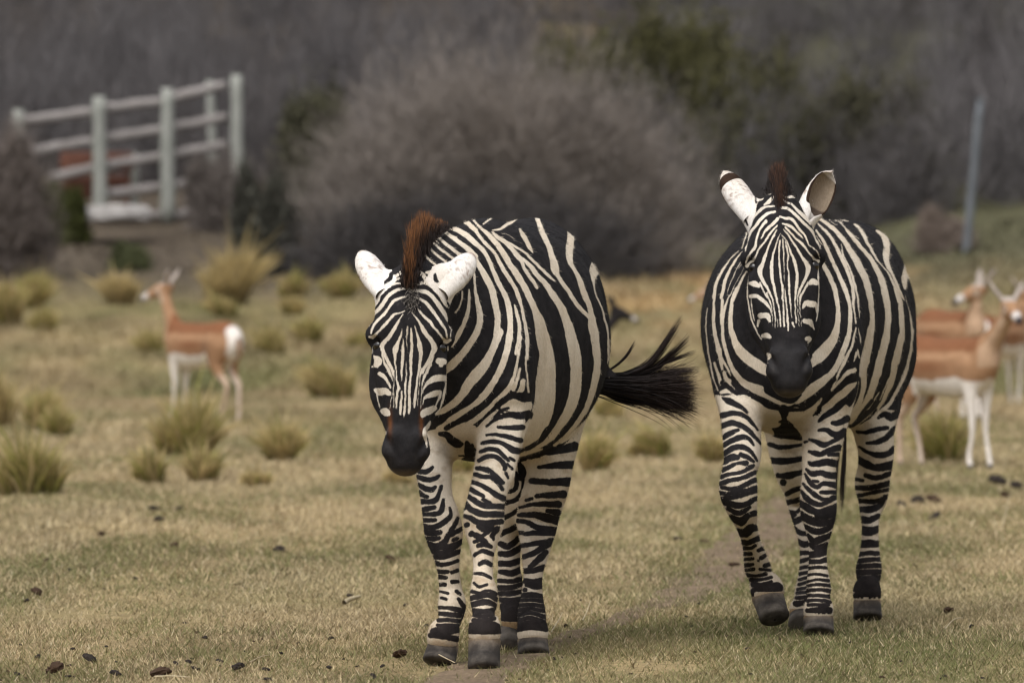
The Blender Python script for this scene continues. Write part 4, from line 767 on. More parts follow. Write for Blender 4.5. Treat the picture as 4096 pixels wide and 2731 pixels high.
bodyR += crop(*B4, 'W', [
    (875,30,75,850,150,80,825,270,85,800,400,90,790,520,85,790,640,75,770,740,70,720,850,90,680,920,90,640,980,80), (640,100,55,600,220,60,560,320,60,520,400,50,470,490,60,400,570,80,320,640,90,200,720,90,100,780,90), (510,70,75,460,170,100,380,260,120,310,330,110),
    (1035,100,75,1000,250,85,965,380,90,940,500,90,900,620,85,860,740,80,800,850,80,740,930,70,660,1010,50,600,1080,50), (1190,100,60,1160,240,70,1130,360,75,1110,480,70,1080,600,70,1040,700,50,990,800,40,940,880,40,860,960,50,780,1020,40,700,1080,40),
    (1305,60,30,1300,170,30,1280,300,35,1250,430,40,1210,550,45,1160,660,40,1100,770,40,1040,850,50,960,920,50,850,1010,30), (740,30,10,760,130,22,768,200,10), (725,290,36,692,385,14), (735,260,22,752,340,26),
    (715,30,24,700,100,28,670,230,33,620,330,38,570,430,38,520,540,28,480,640,26), (700,470,56,640,490,56,580,560,56,520,620,46,470,680,40), (960,700,16,900,790,20,840,880,16), (1060,560,20,1010,680,20,960,790,14), (640,560,10)])
bodyR += crop(*H2c, 'W', [
    (300,190,34,270,220,40,230,330,45,210,450,50,205,560,55,210,660,65,240,770,75,280,870,100,350,960,120,450,1040,130,550,1110,130,640,1160,110,760,1220,100,900,1210,100,1020,1140,100,1150,1050,100,1220,990,130,1300,900,130,1370,800,110,1410,700,75),
    (190,290,20,150,400,30,125,520,35,115,640,40,120,760,40,140,880,45,170,980,50,210,1090,55,270,1190,65,340,1270,80,440,1330,100,560,1380,120,680,1440,110,770,1500,80,850,1530,60,940,1490,60,1040,1420,90,1150,1340,110,1270,1260,100,1370,1170,70,1430,1080,60,1480,980,60),
    (115,340,34,112,400,36,105,500,40,100,620,26), (85,900,45,100,990,35,150,1090,35,210,1200,22), (20,330,34,15,420,38,10,540,45,20,680,50,45,800,55,70,900,60,90,1010,45,110,1130,32), (20,1060,36,60,1180,40,95,1290,50), (130,1170,50,160,1240,60,230,1300,60,300,1370,60,360,1440,60,430,1520,80), (300,-20,12,330,-60,12)])
bodyR += crop(*H1c, 'W', [(325,1030,20,240,1150,32,170,1280,40,130,1400,42,100,1540,42), (300,1005,14,180,1130,22,90,1270,36,40,1400,42,15,1540,44), (355,1090,8,290,1190,13,230,1320,16,180,1440,14,165,1520,8), (370,1170,8,330,1260,9,260,1390,11,200,1520,16), (385,1240,24,320,1370,36,270,1480,40,235,1565,46)])
bodyR += crop(*R3, 'W', [(185,900,8,175,1000,10,190,1150,12,215,1290,12,245,1370,10), (410,470,10,380,560,10), (410,480,6)])
bodyR += crop(*H5, 'W', [(225,180,44,300,165,56,370,200,56,440,265,46)])
bodyR += crop(*H5, 'B', [
    (350,80,46,430,170,56,530,210,56,640,260,56,720,320,56,800,345,36,870,340,56,950,360,36,1080,355,30,1150,310,46,1230,220,66,1310,140,56,1400,40,46), (720,150,100,820,200,105,900,250,84,960,250,84,1030,200,56), (890,370,76,890,410,54), (240,80,56,310,140,42,400,210,26,460,260,12),
    (1250,320,16,1340,240,36,1420,170,50,1500,110,56,1568,60,66), (830,490,18,900,485,26,960,530,36), (790,570,8,960,580,18), (990,590,56,1010,630,46), (1020,680,40,1030,760,40)])
bodyR += crop(*B4, 'B', [(620,900,40,700,800,40,740,680,40,750,560,30), (600,1065,8,700,1020,20,790,900,30,880,790,40), (760,1040,10,860,960,18,930,880,18), (760,1090,20,860,1060,14)])
bodyR += crop(*B4, 'B', [(950,970,22,1020,930,56,1080,960,76,1150,920,66,1190,880,56), (1110,820,36,1180,760,66,1250,650,56)])
FRr = crop(*H5, 'B', [
    (240,240,20,300,270,66,370,300,56,440,340,36,490,390,26), (235,420,68,340,400,52,430,410,42,510,460,36,560,520,26,600,570,16), (235,530,58,330,500,56,420,520,56,500,570,46,570,640,36,630,710,20), (245,650,48,330,600,46,400,570,30), (250,730,48,340,680,56,430,650,56,510,660,40,560,730,18),
    (255,820,48,350,760,56,430,750,56,500,770,46,560,830,32,600,890,20), (430,830,46,500,860,46,560,900,26), (255,900,66,330,860,76,390,860,56), (240,990,48,320,950,36,400,920,26,480,920,56), (225,1060,48,330,1030,36,440,1010,32,530,960,46,560,940,26), (210,1130,48,310,1100,42,420,1080,42,520,1040,46,590,1010,36),
    (230,1170,38,340,1190,46,440,1160,46,540,1110,50,605,1085,46), (205,1230,48,290,1240,32,380,1220,46,480,1200,36,610,1165,36), (230,1300,56,320,1280,46,430,1260,42,520,1230,36,610,1200,42), (260,1330,56,380,1360,66,480,1350,56,560,1300,46,610,1285,56), (290,1390,36,390,1440,56,460,1420,46,520,1380,26), (330,1480,46,420,1520,66,500,1470,56,570,1430,46)])
FRr = thin(FRr, .92)
FRr += crop(*H6, 'B', [
    (200,180,56,300,230,66,370,160,56,470,130,46), (260,330,76,340,340,86,400,290,76,470,290,46), (300,440,46,380,440,46,490,390,46), (330,500,34,400,500,26,450,470,22), (480,520,26,530,500,34), (330,560,24,400,560,30), (510,600,34,570,560,22), (330,620,20,420,610,20), (480,630,15),
    (330,680,32,420,670,20), (550,680,34,610,660,36), (345,730,28,430,720,20), (500,720,24,610,730,22), (360,780,30,450,790,20,560,770,24), (400,830,30,500,830,24,610,800,22), (430,880,52,520,890,46,610,850,26), (440,960,90,560,960,130,670,920,120), (560,1040,70), (480,1060,50)])
FLr = crop(*B4, 'B', [
    (320,860,26,400,800,33,480,710,46,560,640,66,640,570,86,720,555,76), (330,1000,26,400,940,56,480,890,66,560,820,76,650,750,56), (470,1020,36,530,1020,56,620,980,76), (330,1100,26,400,1090,46,470,1130,56,540,1150,86,590,1110,76), (230,1190,20,300,1220,46,370,1250,56,440,1230,46,530,1180,46), (180,1220,18,210,1210,16), (220,1320,22,290,1340,56,350,1350,46,420,1310,56,540,1280,66), (430,1350,36,530,1350,38), (220,1430,18,260,1450,56,340,1440,66,420,1430,76,510,1450,76)])
FLr += crop(*H5, 'B', [
    (1110,980,18,1170,1030,56,1260,1020,56,1330,1040,66,1415,1050,76), (1180,1110,34,1230,1110,30), (1100,1030,18,1150,1120,42,1220,1170,46,1290,1130,46,1415,1150,66), (1080,1130,18,1120,1180,36,1190,1240,46,1270,1290,36,1330,1290,26), (1260,1225,26,1340,1225,36,1425,1220,38), (1060,1210,28,1110,1280,56,1180,1330,56,1270,1350,46,1380,1290,56,1435,1270,38),
    (1045,1330,48,1120,1390,66,1210,1430,56,1300,1410,46,1435,1360,56), (1210,1470,26,1320,1470,36,1435,1440,38), (1045,1440,48,1140,1500,66,1240,1530,56,1420,1530,46)])
FLr = thin(FLr, .90)
FLr += crop(*H6, 'B', [
    (915,30,66,1000,80,66,1100,130,66,1200,130,56,1310,60,66), (1080,170,26,1180,175,36,1300,150,38), (915,150,46,1000,210,56,1100,240,56,1200,240,46,1280,200,46), (960,270,36,1060,320,56,1150,320,56,1270,260,36), (1000,360,26,1060,430,56,1120,410,66,1200,380,46,1240,340,22), (1000,450,18,1090,500,56,1190,470,56), (1005,570,56,1090,560,66,1200,540,58), (1010,640,46,1110,640,40,1200,620,42), (1000,710,24,1100,700,20,1210,710,20),
    (1000,780,18,1090,770,14,1200,790,18), (990,850,18,1080,830,14,1215,840,24), (980,900,22,1080,880,18,1230,890,24), (975,950,28,1090,930,24,1240,950,30), (975,1000,24,1090,990,24,1240,1010,30), (990,1050,24,1100,1040,24,1230,1060,26), (1000,1090,20,1110,1090,26,1210,1090,26), (990,1150,34,1110,1150,60,1220,1150,60)])
HLr = crop(*B4, 'B', [(950,970,22,1020,930,56,1080,960,76,1150,920,66,1190,880,56), (730,1110,22,820,1120,32,920,1090,46,1040,1070,36), (830,1230,22,930,1220,46,1030,1180,56,1115,1090,66), (750,1270,18,850,1330,32,960,1360,56,1050,1340,56,1120,1290,56), (740,1380,32,830,1440,42,930,1490,56,1080,1480,66)])
HLr += crop(*R4, 'B', [
    (1030,480,18,1100,520,28,1170,525,38,1245,500,33), (1085,570,20,1150,585,28,1230,560,22), (1020,590,18,1070,600,16), (1025,640,22,1120,640,28,1220,615,28), (1030,690,18,1120,670,16,1225,650,18), (1050,715,22,1140,720,22,1215,690,18), (1055,765,28,1110,765,33,1170,740,28,1195,690,13), (1060,820,32,1110,825,33,1160,800,22), (1055,880,46,1115,890,46,1170,870,28), (1055,960,38,1120,960,38,1165,960,28), (1050,1020,22,1100,1012,18,1160,1015,22),
    (1030,1060,18,1110,1050,22,1170,1050,18), (1025,1090,22,1110,1085,22,1185,1085,18), (1020,1125,28,1110,1120,28,1185,1120,22), (1030,1160,28,1110,1160,38,1175,1155,28), (1040,1210,56,1110,1210,76,1170,1210,50), (1030,1255,26,1100,1250,40,1170,1255,30)])
HRr = crop(*H5, 'B', [(770,620,38,820,640,28,850,650,12), (725,720,38,820,750,42,930,750,38,1060,725,22), (750,890,58,850,900,66,960,890,58,1075,870,42), (820,1050,48,920,1050,66,1000,1030,56,1085,1010,46), (870,1120,60), (905,1240,38,980,1200,46,1070,1170,36), (915,1330,48,1000,1310,46,1060,1290,36), (925,1430,38,1000,1430,26,1050,1400,36), (940,1490,36,990,1450,36), (960,1530,48,1065,1490,46)])
HRr += crop(*H6, 'B', [(800,160,58,850,230,46,920,200,46), (850,290,38,920,340,42,1000,350,36), (900,430,48,960,460,56,1010,450,46), (910,550,42,1010,545,26), (915,640,36,1010,610,32), (915,710,28,1010,690,22), (915,770,28,1010,750,26), (910,830,22,1010,800,22), (905,880,22,1000,850,22), (890,930,22,1000,910,22), (885,970,26,1000,960,26), (880,1020,26,1000,1010,26), (870,1080,50,1010,1060,50)])
bodyR += crop(*B4, 'W', [(400, 880, 100, 520, 740, 130, 640, 640, 110, 690, 600, 80), (500, 920, 110, 590, 880, 120)]) + FLr[:4]
bodyR += crop(*H5, 'W', [(260, 330, 110, 340, 340, 90, 420, 390, 60)]) + FRr[:3]
SR = {'earbase': (40, crop(*H1c, 'B', [(490, 400, 26, 500, 460, 26), (370, 640, 22, 400, 720, 22), (560, 370, 60, 590, 420, 50)])), 'head': (-40, headR), 'body': (-40, bodyR), 'FL': (40, FLr), 'FR': (40, FRr), 'HL': (40, HLr), 'HR': (40, HRr)}
base2 = (0.9, 24.7, 0.0)
hoovesR = [(P(3274, 2462, 24.11), P(3273, 2543, 24.08), (0, -1, 0.25), .045, .049), (P(3068, 2376, 24.21), P(3100, 2490, 24.14), (.15, -1, -.25), .049, .049), (P(3468, 2398, 25.17), P(3470, 2482, 25.14), (0, -1, 0.25), .043, .048), (P(3216, 2444, 24.6), P(3212, 2524, 24.5), (-.1, -1, .2), .043, .047)]
earsR = [(P(3012, 872, 23.95), P(2891, 685, 24.05), np.array([-.30, .95, -.1]), .037, 'tip'), (P(3212, 885, 23.95), P(3334, 681, 24.02), np.array([.50, -.86, -.05]), .042, 'rim')]
zebra_two, vR, nR, pR = zebra('zebra', base2, 'zebra with its head held up and one forefoot lifted off the ground', zr, HR1, [h[:2] for h in hoovesR], SR, {'FL': 1500, 'FR': 1582, 'HL': 1640, 'HR': 1640}, earsR,
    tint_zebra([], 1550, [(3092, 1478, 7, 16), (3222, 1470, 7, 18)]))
for h in hoovesR: hoof(zebra_two, base2, *h)
for sg in (-1, 1):
    sphere_mesh('eye', HR1(sg * .0875, .186, -.005), .0175, M_EYE, zebra_two, base2)
mane(zebra_two, base2, [(P(3123, 890, 23.82), (0, -.25, 1), .03), (P(3122, 830, 23.88), (0, -.12, 1), .06), (P(3116, 775, 24.0), (0, 0, 1), .09), (P(3112, 760, 24.12), (-.02, .1, 1), .095), (P(3112, 770, 24.3), (0, .1, 1), .09), (P(3120, 850, 24.5), (0, .1, 1), .05)],
     .09, .11, 5200, .036, (.014, .010, .009), (.075, .032, .016), 6)
tail(zebra_two, base2, [(500, 70, [(560, 900), (540, 1200), (500, 1500), (470, 1900), (470, 2020)]), (140, 60, [(600, 900), (600, 1200), (580, 1600), (560, 1950)])], (3150, 1300, 2.6133), 26.3, 33)
# ------------------------------------------------------------------ slim tan antelopes grazing behind, each posed on its own
M_ANT = mat_attr('antelope_coat', 'col', 0.10, 20, 0.85, 0.1)
def antelope(label, foot_uv, y, fwd, head_yaw, head_lift, label_coat='tan', scale=1.0, neck_fwd=.16, x_at=None):
    fx, fy = np.array(fwd) / np.hypot(*fwd)
    X = (foot_uv - U0) / F * y; z0 = float(gz(X, y)); base = np.array([X, y, z0])
    root = empty('antelope', tuple(base), label, 'antelope', 'antelopes standing in the field behind the zebras')
    up = (0, 0, 1); V = lambda a, b, c: np.array([a, b, c]) * scale
    hx, hz = .36 + neck_fwd, .98 + head_lift
    ch = [Chain('b', [(V(-.42, 0, .625), .085 * scale, .11 * scale), (V(-.33, 0, .62), .130 * scale, .165 * scale), (V(-.10, 0, .595), .138 * scale, .170 * scale), (V(.14, 0, .59), .130 * scale, .178 * scale), (V(.30, 0, .62), .095 * scale, .15 * scale), (V(.38, 0, .66), .07 * scale, .10 * scale)], up, .04, 3),
          Chain('b', [(V(.33, 0, .68), .065 * scale, .085 * scale), (V(.36 + neck_fwd * .45, 0, .68 + (hz - .68) * .5), .045 * scale, .056 * scale), (V(hx - .01, 0, hz), .040 * scale, .046 * scale)], (1, 0, .3), .05, 3)]
    hd = np.array([math.cos(head_yaw), math.sin(head_yaw), -.38]); hd /= np.linalg.norm(hd); hp = np.array([hx, 0, hz + .03])
    lat = np.array([-math.sin(head_yaw), math.cos(head_yaw), 0]); hq = lambda t, l, u: (hp + hd * t + lat * l + np.array([0, 0, u])) * scale
    ch += [Chain('b', [(hq(-.04, 0, .0), .048 * scale, .052 * scale), (hq(.03, 0, .0), .047 * scale, .05 * scale), (hq(.10, 0, -.005), .034 * scale, .036 * scale), (hq(.17, 0, -.01), .024 * scale, .026 * scale), (hq(.195, 0, -.012), .021 * scale, .022 * scale)], (0, 0, 1), .03, 3)]
    for sg in (-1, 1):
        ch.append(Chain('b', [(hq(-.045, sg * .035, .03), .014 * scale, .020 * scale), (hq(-.075, sg * .075, .075), .012 * scale, .026 * scale), (hq(-.10, sg * .105, .125), .005 * scale, .008 * scale)], hd, .012, 3))
        ch.append(Chain('b', [(V(.27, sg * .055, .60), .055 * scale, .085 * scale), (V(.28, sg * .055, .44), .034 * scale, .046 * scale), (V(.285, sg * .05, .33), .023 * scale, .028 * scale), (V(.29, sg * .05, .20), .014 * scale, .016 * scale), (V(.29 + .03 * sg, sg * .05, .08), .015 * scale, .017 * scale), (V(.305 + .03 * sg, sg * .05, .0), .016 * scale, .02 * scale)], (1, 0, 0), .035, 3))
        ch.append(Chain('b', [(V(-.33, sg * .065, .60), .065 * scale, .12 * scale), (V(-.30, sg * .07, .46), .045 * scale, .075 * scale), (V(-.37, sg * .06, .35), .024 * scale, .036 * scale), (V(-.43, sg * .055, .29), .020 * scale, .024 * scale), (V(-.41 + .03 * sg, sg * .05, .15), .014 * scale, .017 * scale), (V(-.40 + .04 * sg, sg * .05, .07), .015 * scale, .018 * scale), (V(-.385 + .04 * sg, sg * .05, .0), .016 * scale, .02 * scale)], (1, 0, 0), .035, 3))
    ch.append(Chain('b', [(V(-.48, 0, .67), .02 * scale, .016 * scale), (V(-.52, 0, .58), .018 * scale, .014 * scale), (V(-.515, 0, .50), .012 * scale, .01 * scale)], (1, 0, 0), .02, 2))
    Fd, lo = build_field(ch, .0105); v, f = surface_nets(Fd, lo, .0105); v = relax(v, f, 3); q = v / scale
    xx, yy_, zz = q[:, 0], np.abs(q[:, 1]), q[:, 2]; wob = (fbm(xx * 9 + 5, zz * 9, 2) - .5) * .05
    tanc, deep, white, greyw = np.array([.295, .170, .095]), np.array([.180, .078, .038]), np.array([.66, .61, .56]), np.array([.42, .37, .33])
    col = np.tile(tanc, (len(v), 1)); setc = lambda k, c: col.__setitem__(slice(None), col * (1 - np.clip(k, 0, 1)[:, None]) + np.array(c) * np.clip(k, 0, 1)[:, None])
    setc(S((zz - .66) / .05) * (xx < .36), deep)
    setc(np.exp(-((xx + .05) / .22) ** 2 - ((zz - .60) / .05) ** 2) * .9, deep); setc(np.exp(-((zz - .665 - wob) / .018) ** 2) * (np.abs(xx) < .33) * .28, [.50, .32, .19])
    setc(np.exp(-((xx + .24) / .04) ** 2 - ((zz - .55) / .08) ** 2) * .6, [.12, .08, .06])
    setc(S((.535 + wob - zz) / .02) * (xx > -.24), white)
    setc(S((.40 - zz) / .05) * (xx < -.2) * .55, [.58, .47, .38]); setc(S((.045 - yy_) / .015) * (zz < .5), white)
    setc(S((-.425 - xx + .02 * (zz - .5)) / .02) * S((.085 - yy_) / .02) * (zz > .44), white); setc(S((-.503 - xx) / .006) * (zz > .44), tanc * .7)
    setc(S((xx - .37) / .02) * (zz > .6) * (zz < hz - .04) * S((.02 + yy_ * 0 + (xx - .36 - (zz - .68) / (hz - .68) * neck_fwd)) / .02) * .45, [.50, .37, .26])
    hl = (q - hp) @ hd; hh = zz > hz - .08
    setc(hh * S((hl - .11) / .03), [.50, .46, .43]); setc(hh * S((hl - .175) / .012), [.06, .05, .05])
    ey = hh * np.exp(-((hl - .035) / .03) ** 2); setc(ey * S((.035 - np.abs((q - hp) @ lat)) / -.01) * .5, [.55, .48, .40])
    er = (zz > hz + .065); setc(er * .9, [.33, .29, .26])
    setc(S((.03 - zz) / .008), [.05, .045, .04])
    if label_coat == 'dark':
        k = (col.mean(1) < .42)[:, None]; col = np.where(k, col * 0 + np.array([.022, .019, .019]), col)
    R = np.array([[fx, -fy, 0], [fy, fx, 0], [0, 0, 1]])
    link('body', np_mesh('antelope_body', v @ R.T, f, M_ANT, True, {'col': col}), root)
    for sg in (-1, 1):
        c = hq(.035, sg * .040, .012) @ R.T; sphere_mesh('eye', c, .011 * scale, M_EYE, root, (0, 0, 0))
    return root
D2 = 4096 / 2352.0
antelope('tan antelope seen from behind at the left, white rump, neck upright', 462 * D2, 59.0, (-.60, .80), .55, .02)
antelope('tan antelope beside the right zebra showing its white belly and full side', 2182 * D2, 45.2, (.54, -.84), -.35, -.06, scale=1.0, neck_fwd=.24)
antelope('red-brown antelope turning its head back above the nearer tan one', 2188 * D2, 60.0, (.38, -.92), -1.5, -.10, scale=1.1, neck_fwd=.03)
antelope('antelope at the right edge showing its white rump', 2300 * D2, 66.0, (.45, .89), .2, -.05)
antelope('black antelope peeping out behind the rump of the left zebra', 1283 * D2, 62.0, (.95, .30), -.1, -.08, 'dark', .88, .22)
antelope('antelope hidden behind the shoulder of the right zebra, only its muzzle showing', 1741 * D2, 76.0, (-.97, .25), 0.0, -.10, 'tan', .90, .24)
# ------------------------------------------------------------------ brush, bushes, fence and post on the slope behind
M_TWIG = mat_attr('bare_twigs', 'col', 0.18, 3, 0.95, 0.05)
M_LEAF = mat_attr('dull_leaves', 'col', 0.20, 3, 0.9, 0.1)
def twigs(c, rad, h, n, ln, wd, col, up=.55, shell=.5, seed=0, flat=1.0, colvar=.35, soft=False):
    """thin tapering twigs filling a dome of radius rad and height h standing at c"""
    r = np.random.default_rng(seed); a = r.random(n) * 2 * np.pi; el_ = np.arcsin(r.random(n) ** .8); rr = r.random(n) ** shell
    lump = .68 + .60 * fbm(np.cos(a) * 1.7 + seed, el_ * 2.5 + np.sin(a) * 1.7 + seed * .3, 3)
    if soft: rr = np.where(r.random(n) < .22, rr * .55 + .52 + .30 * r.random(n) ** 2, rr * .98)
    d = np.stack([np.cos(a) * np.cos(el_), np.sin(a) * np.cos(el_) * flat, np.sin(el_)], 1); p = np.asarray(c) + d * (rr * lump)[:, None] * np.array([rad, rad, h])
    t = d * .8 + r.normal(size=(n, 3)) * .6 + np.array([0, 0, up]); t /= np.linalg.norm(t, axis=1)[:, None]
    L = ln * (.5 + r.random(n)); sd = np.cross(t, r.normal(size=(n, 3))); sd /= np.linalg.norm(sd, axis=1)[:, None]; w_ = wd * (.6 + .8 * r.random(n))
    v = np.stack([p - t * L[:, None] * .5 - sd * w_[:, None] / 2, p - t * L[:, None] * .5 + sd * w_[:, None] / 2, p + t * L[:, None] * .5], 1)
    cl = np.asarray(col)[None] * (1 - colvar + 2 * colvar * r.random((n, 1))); cl = cl * (.75 + .5 * fbm(p[:, 0] * 1.3 + 3, p[:, 2] * 1.6 + seed, 3))[:, None]
    return v.reshape(-1, 3), np.repeat(cl, 3, 0)
def stems(c, rad, h, n, seed, col, w0=.03):
    r = np.random.default_rng(seed); vs, cs = [], []
    for i in range(n):
        a = r.random() * 6.283; e = .5 + .9 * r.random(); p1 = np.asarray(c) + np.array([math.cos(a) * math.cos(e) * rad, math.sin(a) * math.cos(e) * rad, math.sin(e) * h]) * .8; p0 = np.asarray(c) + np.array([math.cos(a), math.sin(a), 0]) * rad * .12 * r.random()
        sd = np.cross(p1 - p0, r.normal(size=3)); sd /= np.linalg.norm(sd); s2 = np.cross(p1 - p0, sd); s2 /= np.linalg.norm(s2)
        for k in range(3):
            u = sd * math.cos(k * 2.094) + s2 * math.sin(k * 2.094); w_ = sd * math.cos((k + 1) * 2.094) + s2 * math.sin((k + 1) * 2.094)
            vs += [p0 + u * w0, p0 + w_ * w0, p1 + u * w0 * .15]; vs += [p0 + w_ * w0, p1 + w_ * w0 * .15, p1 + u * w0 * .15]; cs += [col] * 6
    return np.array(vs), np.array(cs)
def tri_obj(name, vs, cs, mat, parent=None):
    return link(name, np_mesh(name, vs, np.arange(len(vs)).reshape(-1, 3), mat, False, {'col': cs}), parent)
def bush(name, label, cat, u, vbase, y, wpx, hpx, n, col, twl, tww, seed, mat=None, group=None, flat=.8, lobes=1, up=.55, stemcol=(.05, .042, .038), colvar=.22, soft=True):
    X = (u * D2 - U0) / F * y
    if y < 92: X, y, _z = ground_at(u * D2, vbase * D2)
    z = float(gz(X, y)); rad = wpx * D2 / F * y / 2; h = hpx * D2 / F * y
    root = empty(name, (X, y, z), label, cat, group); r = np.random.default_rng(seed); V_, K_ = [], []
    for i in range(lobes):
        if i == 0: c, rr, hh, nn = np.array([0, 0, 0.]), rad * (.96 if lobes > 1 else 1), h * (.80 if lobes > 1 else 1), n // (2 if lobes > 1 else 1)
        else:
            a = i * 2.4 + r.random(); q_ = .35 + .35 * r.random(); zz = .22 + .30 * r.random(); c = np.array([math.cos(a) * rad * q_, math.sin(a) * rad * q_ * .8, h * zz]); rr, hh, nn = rad * (.30 + .16 * r.random()), h * (.95 - zz) * (.75 + .3 * r.random()), n // 2 // (lobes - 1)
        v, k = twigs(c, rr, hh, nn, twl, tww, col, up, .45, seed * 13 + i, flat, colvar, soft); V_.append(v); K_.append(k)
    tri_obj('foliage' if mat is M_LEAF else 'twig_crown', np.concatenate(V_), np.concatenate(K_), mat or M_TWIG, root)
    sv, sc_ = stems((0, 0, -.05), rad * .8, h * .8, 22, seed, stemcol, .02 + .008 * h); tri_obj('stem', sv, sc_, M_TWIG, root)
    return root
bush('bare_bush', 'large bare grey-brown bush in the centre of the background', 'bush', 1155, 615, 97.0, 900, 425, 150000, (.182, .158, .140), .26, .010, 3, lobes=1, soft=True)
bush('base_shade_bush', 'dark low twigs added as the shade along the foot of the large bare bush', 'bush', 1090, 630, 95.2, 860, 175, 42000, (.062, .057, .056), .24, .012, 61, flat=.35)  # added dark twig mass; its colour stands in for shade under the big bush
bush('bare_bush', 'bare pinkish grey bush cut off by the left edge of the picture', 'bush', -5, 640, 93.0, 280, 370, 34000, (.155, .13, .118), .28, .013, 4, lobes=3)
bush('bare_bush', 'low bare grey bush in front of the right end of the pale fence', 'bush', 505, 540, 101.0, 150, 190, 14000, (.14, .12, .108), .26, .013, 5, lobes=2)
bush('bare_bush', 'small pale bush at the foot of the leaning grey post', 'bush', 2172, 545, 98.0, 135, 90, 9000, (.20, .16, .135), .22, .012, 6, lobes=2)
bush('bare_bush', 'bare brown bush right of the large central bush', 'bush', 1830, 600, 104.0, 420, 300, 30000, (.105, .094, .086), .30, .015, 7, lobes=4)
bush('evergreen_shrub', 'dark green shrub between the fence and the large bare bush', 'shrub', 618, 612, 96.0, 160, 240, 14000, (.058, .057, .046), .12, .04, 8, M_LEAF, lobes=3)
bush('evergreen_shrub', 'dark olive shrub in front of the left fence post', 'shrub', 142, 545, 99.6, 130, 130, 14000, (.060, .066, .022), .10, .04, 9, M_LEAF, lobes=3)
bush('evergreen_shrub', 'small round dark green shrub below the white slab', 'shrub', 296, 622, 88.0, 92, 66, 7000, (.085, .092, .045), .08, .03, 10, M_LEAF, lobes=2)
for k, (lab, u, vb, y, wp_, hp_) in enumerate([('olive green tree rising behind the top of the large bare bush', 1340, 330, 108, 270, 290), ('taller olive tree behind the right shoulder of the large bush', 1560, 430, 109, 260, 350), ('olive tree sloping down behind the right side of the large bush', 1690, 480, 107, 230, 280), ('dull green tree behind the raised ears of the right zebra', 1790, 560, 103.5, 300, 190), ('faint olive tree right of the ears of the right zebra', 1990, 560, 104, 270, 200), ('olive sapling behind the upper left of the large bush', 730, 420, 106, 150, 170)]):
    bush('evergreen_tree', lab, 'tree', u, vb, float(y), wp_ * 1.35, hp_ + 130, 15000, [(.074, .070, .030), (.072, .068, .030), (.070, .066, .031), (.064, .061, .033), (.062, .058, .036), (.066, .063, .040)][k], .12, .045, 30 + k, M_LEAF, 'olive evergreens behind the bare bush', lobes=8, flat=1.0)

# the brush covered hillside, one mass of bare stems
BV, BC = [], []
r = np.random.default_rng(77)
for i in range(660):
    y = 101 + 46 * r.random() ** 1.25; x = (r.random() * 2 - 1) * (.0668 * y + 4.5)
    if y < 107.5 and -8.0 < x < -1.0: continue
    if y < 101.5 and x > 3.6: continue
    h = 1.1 + 1.5 * r.random(); c = np.array([x, y, float(gz(x, y)) - .05]); g = .88 + .24 * r.random()
    base_c = np.array([.106, .098, .099]) if r.random() < .7 else np.array([.088, .079, .077])
    v, k = twigs(c, .55 + .5 * r.random(), h, 620, .50, .0115, base_c * g, 1.0, .55, 200 + i, 1, .18); BV.append(v); BC.append(k)
brush = tri_obj('brush', np.concatenate(BV), np.concatenate(BC), M_TWIG); tag(brush, 'grey bare brush covering the whole hillside', 'brush', kind='stuff')

# pale wooden rail fence climbing the slope
M_POST = mat_noise('weathered_post', (.215, .222, .198), (.285, .288, .262), 5, .9, .006)
M_RAIL = mat_noise('weathered_rail', (.21, .19, .178), (.285, .262, .25), 5, .9, .006)
M_RUST = mat_noise('rusty_metal', (.085, .038, .027), (.125, .056, .038), 4, .85, .006)
M_SLAB = mat_noise('pale_stone', (.33, .31, .295), (.47, .445, .43), 3, .9, .02)
def bar(name, p0, p1, r0, r1, mat, parent, loc, seg=10, wob=.006, seed=0, square=False):
    """a slightly crooked round pole, capped at both ends"""
    p0, p1 = np.asarray(p0, float), np.asarray(p1, float); r = np.random.default_rng(seed); ax = p1 - p0; L = np.linalg.norm(ax); ax /= L
    s = np.cross(ax, [0.3, 1, .2]); s /= np.linalg.norm(s); t = np.cross(ax, s); vs, fs = [], []; K = 9
    for i in range(K):
        o = r.normal(size=3) * wob if 0 < i < K - 1 else np.zeros(3); rr = (r0 + (r1 - r0) * i / (K - 1)) * (1 + .06 * r.normal()); rr *= .9 if i in (0, K - 1) else 1
        for j in range(seg):
            a = 2 * math.pi * j / seg; vs.append(p0 + ax * L * i / (K - 1) + o + (s * math.cos(a) + t * math.sin(a)) * rr - loc)
    for i in range(K - 1):
        for j in range(seg): fs.append([i * seg + j, i * seg + (j + 1) % seg, (i + 1) * seg + (j + 1) % seg, (i + 1) * seg + j])
    for b0, sg in ((0, 1), ((K - 1) * seg, -1)):
        vs.append(np.mean(vs[b0:b0 + seg], 0)); c = len(vs) - 1
        for j in range(seg): q_ = [b0 + (j + 1) % seg, b0 + j, c, c]; fs.append(q_ if sg > 0 else q_[::-1])
    fs = np.array(fs); tri = np.concatenate([fs[:, [0, 1, 2]], fs[fs[:, 2] != fs[:, 3]][:, [0, 2, 3]]])
    return link(name, np_mesh(name, vs, tri, mat), parent)
Q = lambda u, v, y: P(u * D2, v * D2, y)
fb = Q(300, 490, 102.0); fl = tuple(fb); FY = lambda u: 101.2 + (u - 40) / 500 * 1.6
fence = empty('rail_fence', fl, 'pale weathered post and rail fence on the slope at upper left', 'fence')
for i, (u, vt, vb, rr) in enumerate([(42, 252, 500, .088), (228, 222, 500, .098), (384, 203, 512, .098), (543, 172, 470, .085)]):
    bar('post', Q(u + 2, vb, FY(u)), Q(u, vt, FY(u)), rr, rr * .95, M_POST, fence, fb, 12, .004, i)
